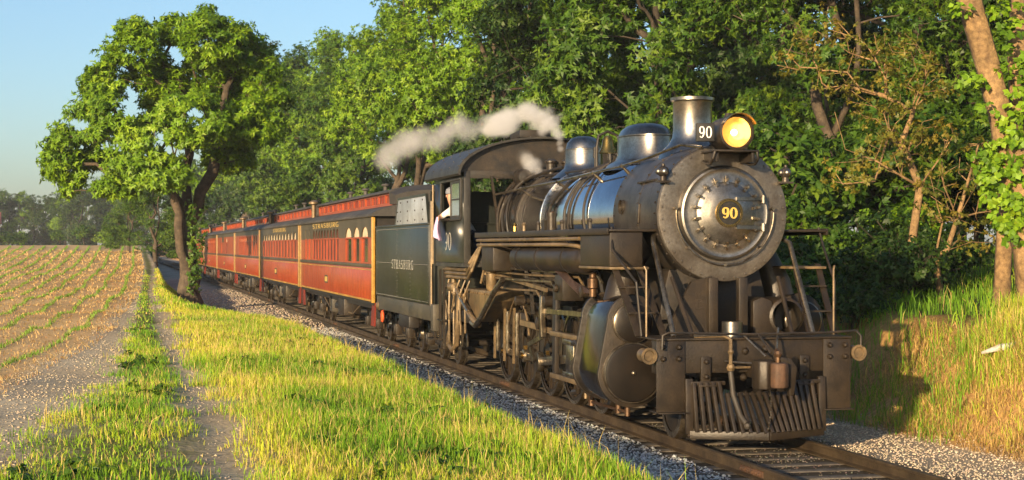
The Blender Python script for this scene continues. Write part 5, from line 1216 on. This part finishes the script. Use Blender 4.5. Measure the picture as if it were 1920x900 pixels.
put(3, -5.0, 96, .50, 1.3, 'small rounded bright tree on the lane behind the big tree', group='trees by the lane')
put(3, -6.6, 128, .45, 4.3, 'little tree farther down the lane behind the big tree', group='trees by the lane')
# twisted saplings and ivy clad tree on the right bank
def px3(pts_, Z): return [at_px(a, b_, Z+dz) for a, b_, dz in pts_]
ZS = 32.5
s0 = [gnd(at_px(1700,520,ZS))]+px3([(1703,500,0),(1712,440,0),(1725,350,0),(1700,290,.2),(1690,270,.2),(1712,210,.3),(1735,150,.4),(1745,95,.3)], ZS)
s1 = px3([(1725,350,0),(1690,330,-.2),(1640,300,-.4),(1585,280,-.5),(1565,210,-.5)], ZS); s2 = px3([(1700,290,0),(1640,340,-.5),(1580,345,-.7)], ZS)
s3 = px3([(1712,210,0),(1660,180,.3),(1580,160,.6),(1520,170,.6)], ZS); s4 = px3([(1722,350,0),(1760,300,.2),(1790,250,.3)], ZS)
sb_ = [(at_px(a,b_,ZS+dz), (r/3100*ZS,)*3) for a,b_,r,dz in [(1650,300,55,-.3),(1600,330,45,-.5),(1700,240,60,.2),(1745,160,60,.4),(1640,190,60,.3),(1560,160,50,.6),(1690,110,60,.3),(1760,270,50,.2),(1620,90,55,.6),(1500,110,50,.8),(1735,340,35,0),(1530,60,55,.8)]]
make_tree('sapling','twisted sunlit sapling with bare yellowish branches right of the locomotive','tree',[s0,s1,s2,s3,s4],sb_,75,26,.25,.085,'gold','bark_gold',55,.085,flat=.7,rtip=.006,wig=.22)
s0 = [gnd(at_px(1768,500,31))]+px3([(1775,470,0),(1795,410,0),(1815,340,.1),(1835,270,.2)], 31); s1 = px3([(1795,410,0),(1830,400,.2),(1862,395,.3)], 31); s2 = px3([(1795,410,0),(1770,350,-.2),(1760,310,-.3)], 31)
sb_ = [(at_px(a,b_,31+dz), (r/3100*31,)*3) for a,b_,r,dz in [(1830,300,45,.2),(1790,340,50,0),(1850,390,40,.3),(1760,400,45,-.2),(1820,440,45,.2)]]
make_tree('sapling','thin leaning sapling between the twisted sapling and the ivy trunk','tree',[s0,s1,s2],sb_,75,24,.25,.085,'gold','bark_gold',56,.06,flat=.7,rtip=.006,wig=.18)
ZI = 27.8
m0 = [gnd(at_px(1950,600,ZI))]+px3([(1945,560,0),(1928,420,0),(1905,310,0),(1880,230,0),(1852,120,0),(1826,30,0),(1800,-70,.1),(1770,-220,.3),(1730,-420,.5)], ZI)
m1 = px3([(1905,310,0),(1912,200,.2),(1908,100,.3),(1915,0,.4),(1935,-140,.5),(1960,-360,.5)], ZI)
ib = [(at_px(a,b_,ZI+dz), (r/3100*ZI,)*3) for a,b_,r,dz in [(1760,-420,170,0),(1950,-420,190,.6),(1850,-600,200,.4),(1680,-300,110,-.3)]]
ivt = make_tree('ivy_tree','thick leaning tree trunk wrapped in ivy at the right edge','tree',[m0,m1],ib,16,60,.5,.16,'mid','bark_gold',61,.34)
ba = np.array(m0[0])
q = [at_px(a,b_,ZI-.35) for a,b_ in [(1905,40),(1890,10),(1900,130),(1915,170),(1900,210),(1895,260),(1915,290),(1885,300),(1875,275),(1900,330),(1860,325),(1880,350),(1905,380),(1870,380),(1845,300),(1850,340),(1915,240),(1910,420),(1890,410),(1835,290),(1800,20),(1870,20),(1885,60),(1830,150),(1815,145),(1845,205),(1915,330),(1912,360),(1895,370),(1880,320),(1905,260),(1912,210),(1918,150),(1905,95),(1918,110),(1870,300),(1862,355),(1885,390),(1915,400),(1895,430),(1910,450),(1890,235)]]
P_, Nn, s, C_ = foliage(np.array(q), np.array(q).mean(0)+np.array([0,2,0]), 64, .26, .105, 'bright', 91, q=8); leaves_mesh(P_-ba, Nn, s, C_, 'ivy', ivt, 92, 1.4)
sl = [gnd(at_px(1879,540,29))]+px3([(1880,520,0),(1884,440,0),(1888,370,.05),(1893,300,.1),(1915,200,.2),(1940,60,.3)], 29)
lb_ = [(at_px(a,b_,29+dz), (r/3100*29,)*3) for a,b_,r,dz in [(1930,60,60,.3),(1950,140,50,.3)]]
make_tree('slim_tree','slim pale trunk lit by the sun beside the ivy-wrapped tree','tree',[sl],lb_,40,40,.3,.13,'mid','bark_gold',63,.15)
for Zq in np.arange(17,40,.1):
    sg = at_px(1892,654,Zq)
    if hz(sg[0:1],sg[1:2])[0] > sg[2]: break
lg = MB().tube([(-.42,0,-.05),(-.12,.02,.02),(.0,.0,.03),(.2,.02,.06),(.5,.05,.11),(.9,.08,.2)],[.02,.05,.055,.065,.065,.06],9).build('fallen_log','white_stone'); lg.location = (sg[0],sg[1],sg[2])
tag(lg,'bleached white log lying in the golden grass at the right edge','log')
# far farmhouse
p = at_px(-24,430,322)
fh = thing('farmhouse','distant house with dark red roof at the far left edge','house',loc=(p[0],p[1],1.5))
MB().bx(-5,2.2,-3,3,0,5.2).build('wall','plaster',fh); MB().prism([(-3.4,5.2),(3.4,5.2),(0,7.6)],'x',-5.4,2.6).build('roof','roof_red',fh)
# broad-leaved weeds among the grass
rw_ = np.random.default_rng(88); kw_ = 420
wx = np.concatenate([rw_.uniform(-8.4,-6.95,kw_//2), rw_.uniform(-6.1,-3.5,kw_//2)]); wy = rw_.uniform(-10.5,14,kw_//2*2); uw = ucoord(wx,wy); okw = (vnoise(wx+2,wy,1.2) > .48) & (uw > -7.5) & ((uw < -6.95) | (uw > -6.0)); wx, wy = wx[okw], wy[okw]
wt = np.stack([wx,wy,hz(wx,wy)+.05],1); P_, Nn, s, C_ = foliage(wt, wt.mean(0)-np.array([0,0,60]), 40, .12, .055, 'mid', 89, .35)
tag(leaves_mesh(P_, Nn, s, C_, 'weeds', None, 90, 1.3), 'low broad-leaved weeds scattered through the grass by the lane', 'weeds', kind='stuff')
# two bushes at the roadside behind the camera that throw shade over the lane
for pi, x, y, s_, lab in ((5,-26.5,-24.5,1.9,'roadside bush behind the viewer whose shade falls across the lane'), (4,-24.5,-14.5,1.5,'second roadside bush whose shade falls on the gravel')): put(pi, x, y, s_, 1.0, lab, group='bushes by the lane')
# ------------------------------------------------------------------ engineer in the cab window
def skin_person():
    J = {'pelvis':(-1.12,10.78,2.60,.15),'belly':(-1.18,10.76,2.78,.145),'chest':(-1.32,10.74,3.0,.155),'neck':(-1.42,10.68,3.17,.06),'jaw':(-1.46,10.62,3.24,.075),'head':(-1.46,10.62,3.34,.098),'crown':(-1.45,10.62,3.43,.075),
         'shl':(-1.42,10.93,3.07,.075),'ell':(-1.60,11.02,2.94,.052),'wrl':(-1.66,10.82,2.93,.034),'hal':(-1.67,10.76,2.93,.034),
         'shr':(-1.36,10.50,3.06,.075),'elr':(-1.30,10.40,2.86,.052),'wrr':(-1.42,10.52,2.95,.034),'har':(-1.44,10.55,2.95,.034),
         'hipl':(-1.08,10.92,2.58,.10),'knl':(-1.02,10.45,2.60,.075),'anl':(-1.02,10.30,2.22,.05),'tol':(-1.02,10.14,2.16,.04),
         'hipr':(-1.02,10.66,2.58,.10),'knr':(-.95,10.20,2.60,.075),'anr':(-.95,10.08,2.22,.05),'tor':(-.95,9.92,2.16,.04)}
    E_ = [('pelvis','belly'),('belly','chest'),('chest','neck'),('neck','jaw'),('jaw','head'),('head','crown'),('chest','shl'),('shl','ell'),('ell','wrl'),('wrl','hal'),('chest','shr'),('shr','elr'),('elr','wrr'),('wrr','har'),
          ('pelvis','hipl'),('hipl','knl'),('knl','anl'),('anl','tol'),('pelvis','hipr'),('hipr','knr'),('knr','anr'),('anr','tor')]
    names = list(J); vs = [J[k][:3] for k in names]; rs = [J[k][3] for k in names]; es = [(names.index(a), names.index(b_)) for a, b_ in E_]
    def finger(p0, p1, p2, root, r=.009):
        i = len(vs); vs.extend([p0, p1, p2]); rs.extend([r*1.1, r, r*.8]); es.extend([(root, i), (i, i+1), (i+1, i+2)])
    h = names.index('hal')
    for k_, dz in enumerate((-.025,-.008,.009,.026)): finger((-1.675,10.715,2.93+dz),(-1.70,10.685,2.925+dz),(-1.70,10.66,2.905+dz),h)
    finger((-1.66,10.74,2.965),(-1.68,10.71,2.98),(-1.69,10.685,2.965),h)
    me = bpy.data.meshes.new('body'); me.from_pydata(vs, es, []); o = bpy.data.objects.new('body', me); COL.objects.link(o)
    md = o.modifiers.new('skin','SKIN'); o.modifiers.new('sub','SUBSURF').levels = 2
    for i, r_ in enumerate(rs): me.skin_vertices[0].data[i].radius = (r_, r_); me.skin_vertices[0].data[i].use_root = (i == 0)
    dg = bpy.context.evaluated_depsgraph_get(); m2 = bpy.data.meshes.new_from_object(o.evaluated_get(dg)); bpy.data.objects.remove(o)
    return m2
m2 = skin_person()
pn = thing('person','engineer in pale short-sleeved shirt and dark blue jeans leaning out of the cab window','person',loc=(-1.1,10.8,2.5))
for nm in ('shirt','skin_tone','denim'): m2.materials.append(M[nm])
for p in m2.polygons:
    c = p.center; p.use_smooth = True
    p.material_index = 2 if c.z < 2.70 and c.x > -1.28 else (1 if (c.z > 3.15 or c.x < -1.575 or (c.x < -1.38 and c.z < 2.985 and c.y < 10.56)) else 0)
m2.transform(Matrix.Translation((1.1,-10.8,-2.5)))
bo = bpy.data.objects.new('body', m2); COL.objects.link(bo); bo.parent = pn; m2.name = 'body'
MB().lathe([(.112,-.01),(.115,.03),(.10,.08),(.05,.115),(.001,.12)],(-.36,-.18,.89),'z',18).prism([(-.36-.05,-.30),(-.36+.05,-.30),(-.36+.09,-.24),(-.36-.09,-.24)],'z',.885,.895).build('cap','cap_cloth',pn)
MB().ball((-.372,-.295,.83),.016,8,(1,1.3,1)).build('nose','skin_tone',pn)
for s_ in (-.035,.035): MB().ball((-.36+s_,-.272,.862),.011,8).build('eye','gloss_black',pn)
for s_ in (-1,1): MB().ball((-.36+s_*.098,-.18,.84),.026,8,(.4,.8,1.2)).build('ear','skin_tone',pn)
MB().bx(-.385,-.335,-.282,-.27,.792,.80).build('mouth','rust',pn)
# cloth in the hand
k1, k2 = 14, 12; vs = []
for i in range(k1):
    for j in range(k2):
        a, f = j/(k2-1), i/(k1-1)
        wdt = .05+.20*min(1,f*1.6); yy_ = 10.80+(a-.42)*wdt*2.0+.10*f; zz_ = 2.95-.40*f-.05*math.sin(a*5+1)*f
        vs.append((-1.66-.05*math.sin(a*9+f*3)*(.3+f)-.02, yy_, zz_))
fs = [(i*k2+j,i*k2+j+1,(i+1)*k2+j+1,(i+1)*k2+j) for i in range(k1-1) for j in range(k2-1)]
cl = MB().add(vs,fs).build('rag','lavender'); cl.modifiers.new('solid','SOLIDIFY').thickness = .008
tag(cl,'lavender cloth hanging from the engineer\'s hand outside the cab window','cloth')
# ------------------------------------------------------------------ steam
def volmat(name, dens, scale, lo, hi):
    m = bpy.data.materials.new(name); m.use_nodes = True; M[name] = m; n = m.node_tree; n.nodes.clear()
    out = N(n,'OutputMaterial'); pv = N(n,'VolumePrincipled'); pv.inputs['Color'].default_value = (.98,.97,.95,1); pv.inputs['Anisotropy'].default_value = .0
    tc = N(n,'TexCoord'); ge = N(n,'NewGeometry'); nz = N(n,'TexNoise',Scale=scale,Detail=5,Roughness=.62); n.links.new(ge.outputs['Position'],nz.inputs['Vector'])
    ln_ = N(n,'VectorMath',operation='LENGTH'); n.links.new(tc.outputs['Object'],ln_.inputs[0])
    fo = N(n,'MapRange'); fo.interpolation_type = 'SMOOTHSTEP'; fo.inputs[1].default_value = 1.0; fo.inputs[2].default_value = .25; n.links.new(ln_.outputs['Value'],fo.inputs[0])
    sb2 = N(n,'Math',operation='MULTIPLY_ADD'); n.links.new(fo.outputs[0],sb2.inputs[0]); sb2.inputs[1].default_value = .42; n.links.new(nz.outputs[0],sb2.inputs[2])
    mr = N(n,'MapRange'); mr.inputs[1].default_value = lo; mr.inputs[2].default_value = hi; mr.inputs[4].default_value = dens; n.links.new(sb2.outputs[0],mr.inputs[0])
    ml = N(n,'Math',operation='MULTIPLY'); n.links.new(mr.outputs[0],ml.inputs[0]); n.links.new(fo.outputs[0],ml.inputs[1])
    n.links.new(ml.outputs[0],pv.inputs['Density']); n.links.new(pv.outputs[0],out.inputs['Volume'])
volmat('steam', 3.6, 4.0, .62, 1.05); volmat('steam_thin', .9, 3.0, .62, 1.06)
_ico = MB().ball((0,0,0),1.0,20).build('puff','steam'); PM = _ico.data; bpy.data.objects.remove(_ico)
PM2 = PM.copy(); PM2.materials.clear(); PM2.materials.append(M['steam_thin'])
def plume(pts_, label, thin):
    b0 = Vector(pts_[0][:3]); e = thing('steam_plume', label, 'steam', loc=b0); e['kind'] = 'stuff'
    for i, (x_, y_, z_, r1, r2) in enumerate(pts_):
        o = bpy.data.objects.new('puff', PM2 if i >= thin else PM); COL.objects.link(o); o.parent = e
        o.location = Vector((x_,y_,z_))-b0; o.scale = (r1,r2,r1); o['kind'] = 'stuff'
        o.rotation_euler = (random.uniform(-.2,.2),0,0)
def along(keys, n_, seed):
    r_ = random.Random(seed); o = []
    for i in range(n_):
        t_ = i/(n_-1)*(len(keys)-1); k_ = min(int(t_), len(keys)-2); f_ = t_-k_; q = [keys[k_][c]*(1-f_)+keys[k_+1][c]*f_ for c in range(5)]
        o.append((q[0]+r_.gauss(0,.25)*q[3], q[1]+r_.gauss(0,.2)*q[4], q[2]+r_.gauss(0,.2)*q[3], q[3]*r_.uniform(.75,1.3), q[4]*r_.uniform(.8,1.3)))
    return o
plume(along([(0,8.15,4.12,.09,.2),(0,8.5,4.5,.17,.45),(0,9.6,4.74,.22,1.1),(0,11.4,4.88,.27,1.5),(0,13.5,4.95,.30,1.7)],16,3)+along([(0,14.5,5.02,.36,1.4),(0,18,5.15,.42,1.7),(0,22,5.12,.46,1.9),(0,26,5.02,.5,2.0)],8,4),'white steam plume trailing back from the safety valve above the cab',16)
plume(along([(-.35,8.3,3.70,.12,.2),(-.38,8.7,3.86,.22,.36),(-.4,9.2,4.0,.24,.45),(-.3,10.0,4.2,.22,.5)],7,5),'small puff of steam drifting in front of the cab roof',4)
# ------------------------------------------------------------------ haze
m = bpy.data.materials.new('haze'); m.use_nodes = True; n = m.node_tree; n.nodes.clear()
out = N(n,'OutputMaterial'); pv = N(n,'VolumePrincipled'); pv.inputs['Color'].default_value = (.80,.88,1.0,1); pv.inputs['Density'].default_value = .00025; pv.inputs['Anisotropy'].default_value = 0.0
n.links.new(pv.outputs[0],out.inputs['Volume']); M['haze'] = m
HAZE = True
if HAZE:
    hzb = MB().bx(-1600,1600,-420,2450,-12,26).build('haze','haze',None,False); tag(hzb,'faint blue summer haze over the fields','haze',kind='stuff')
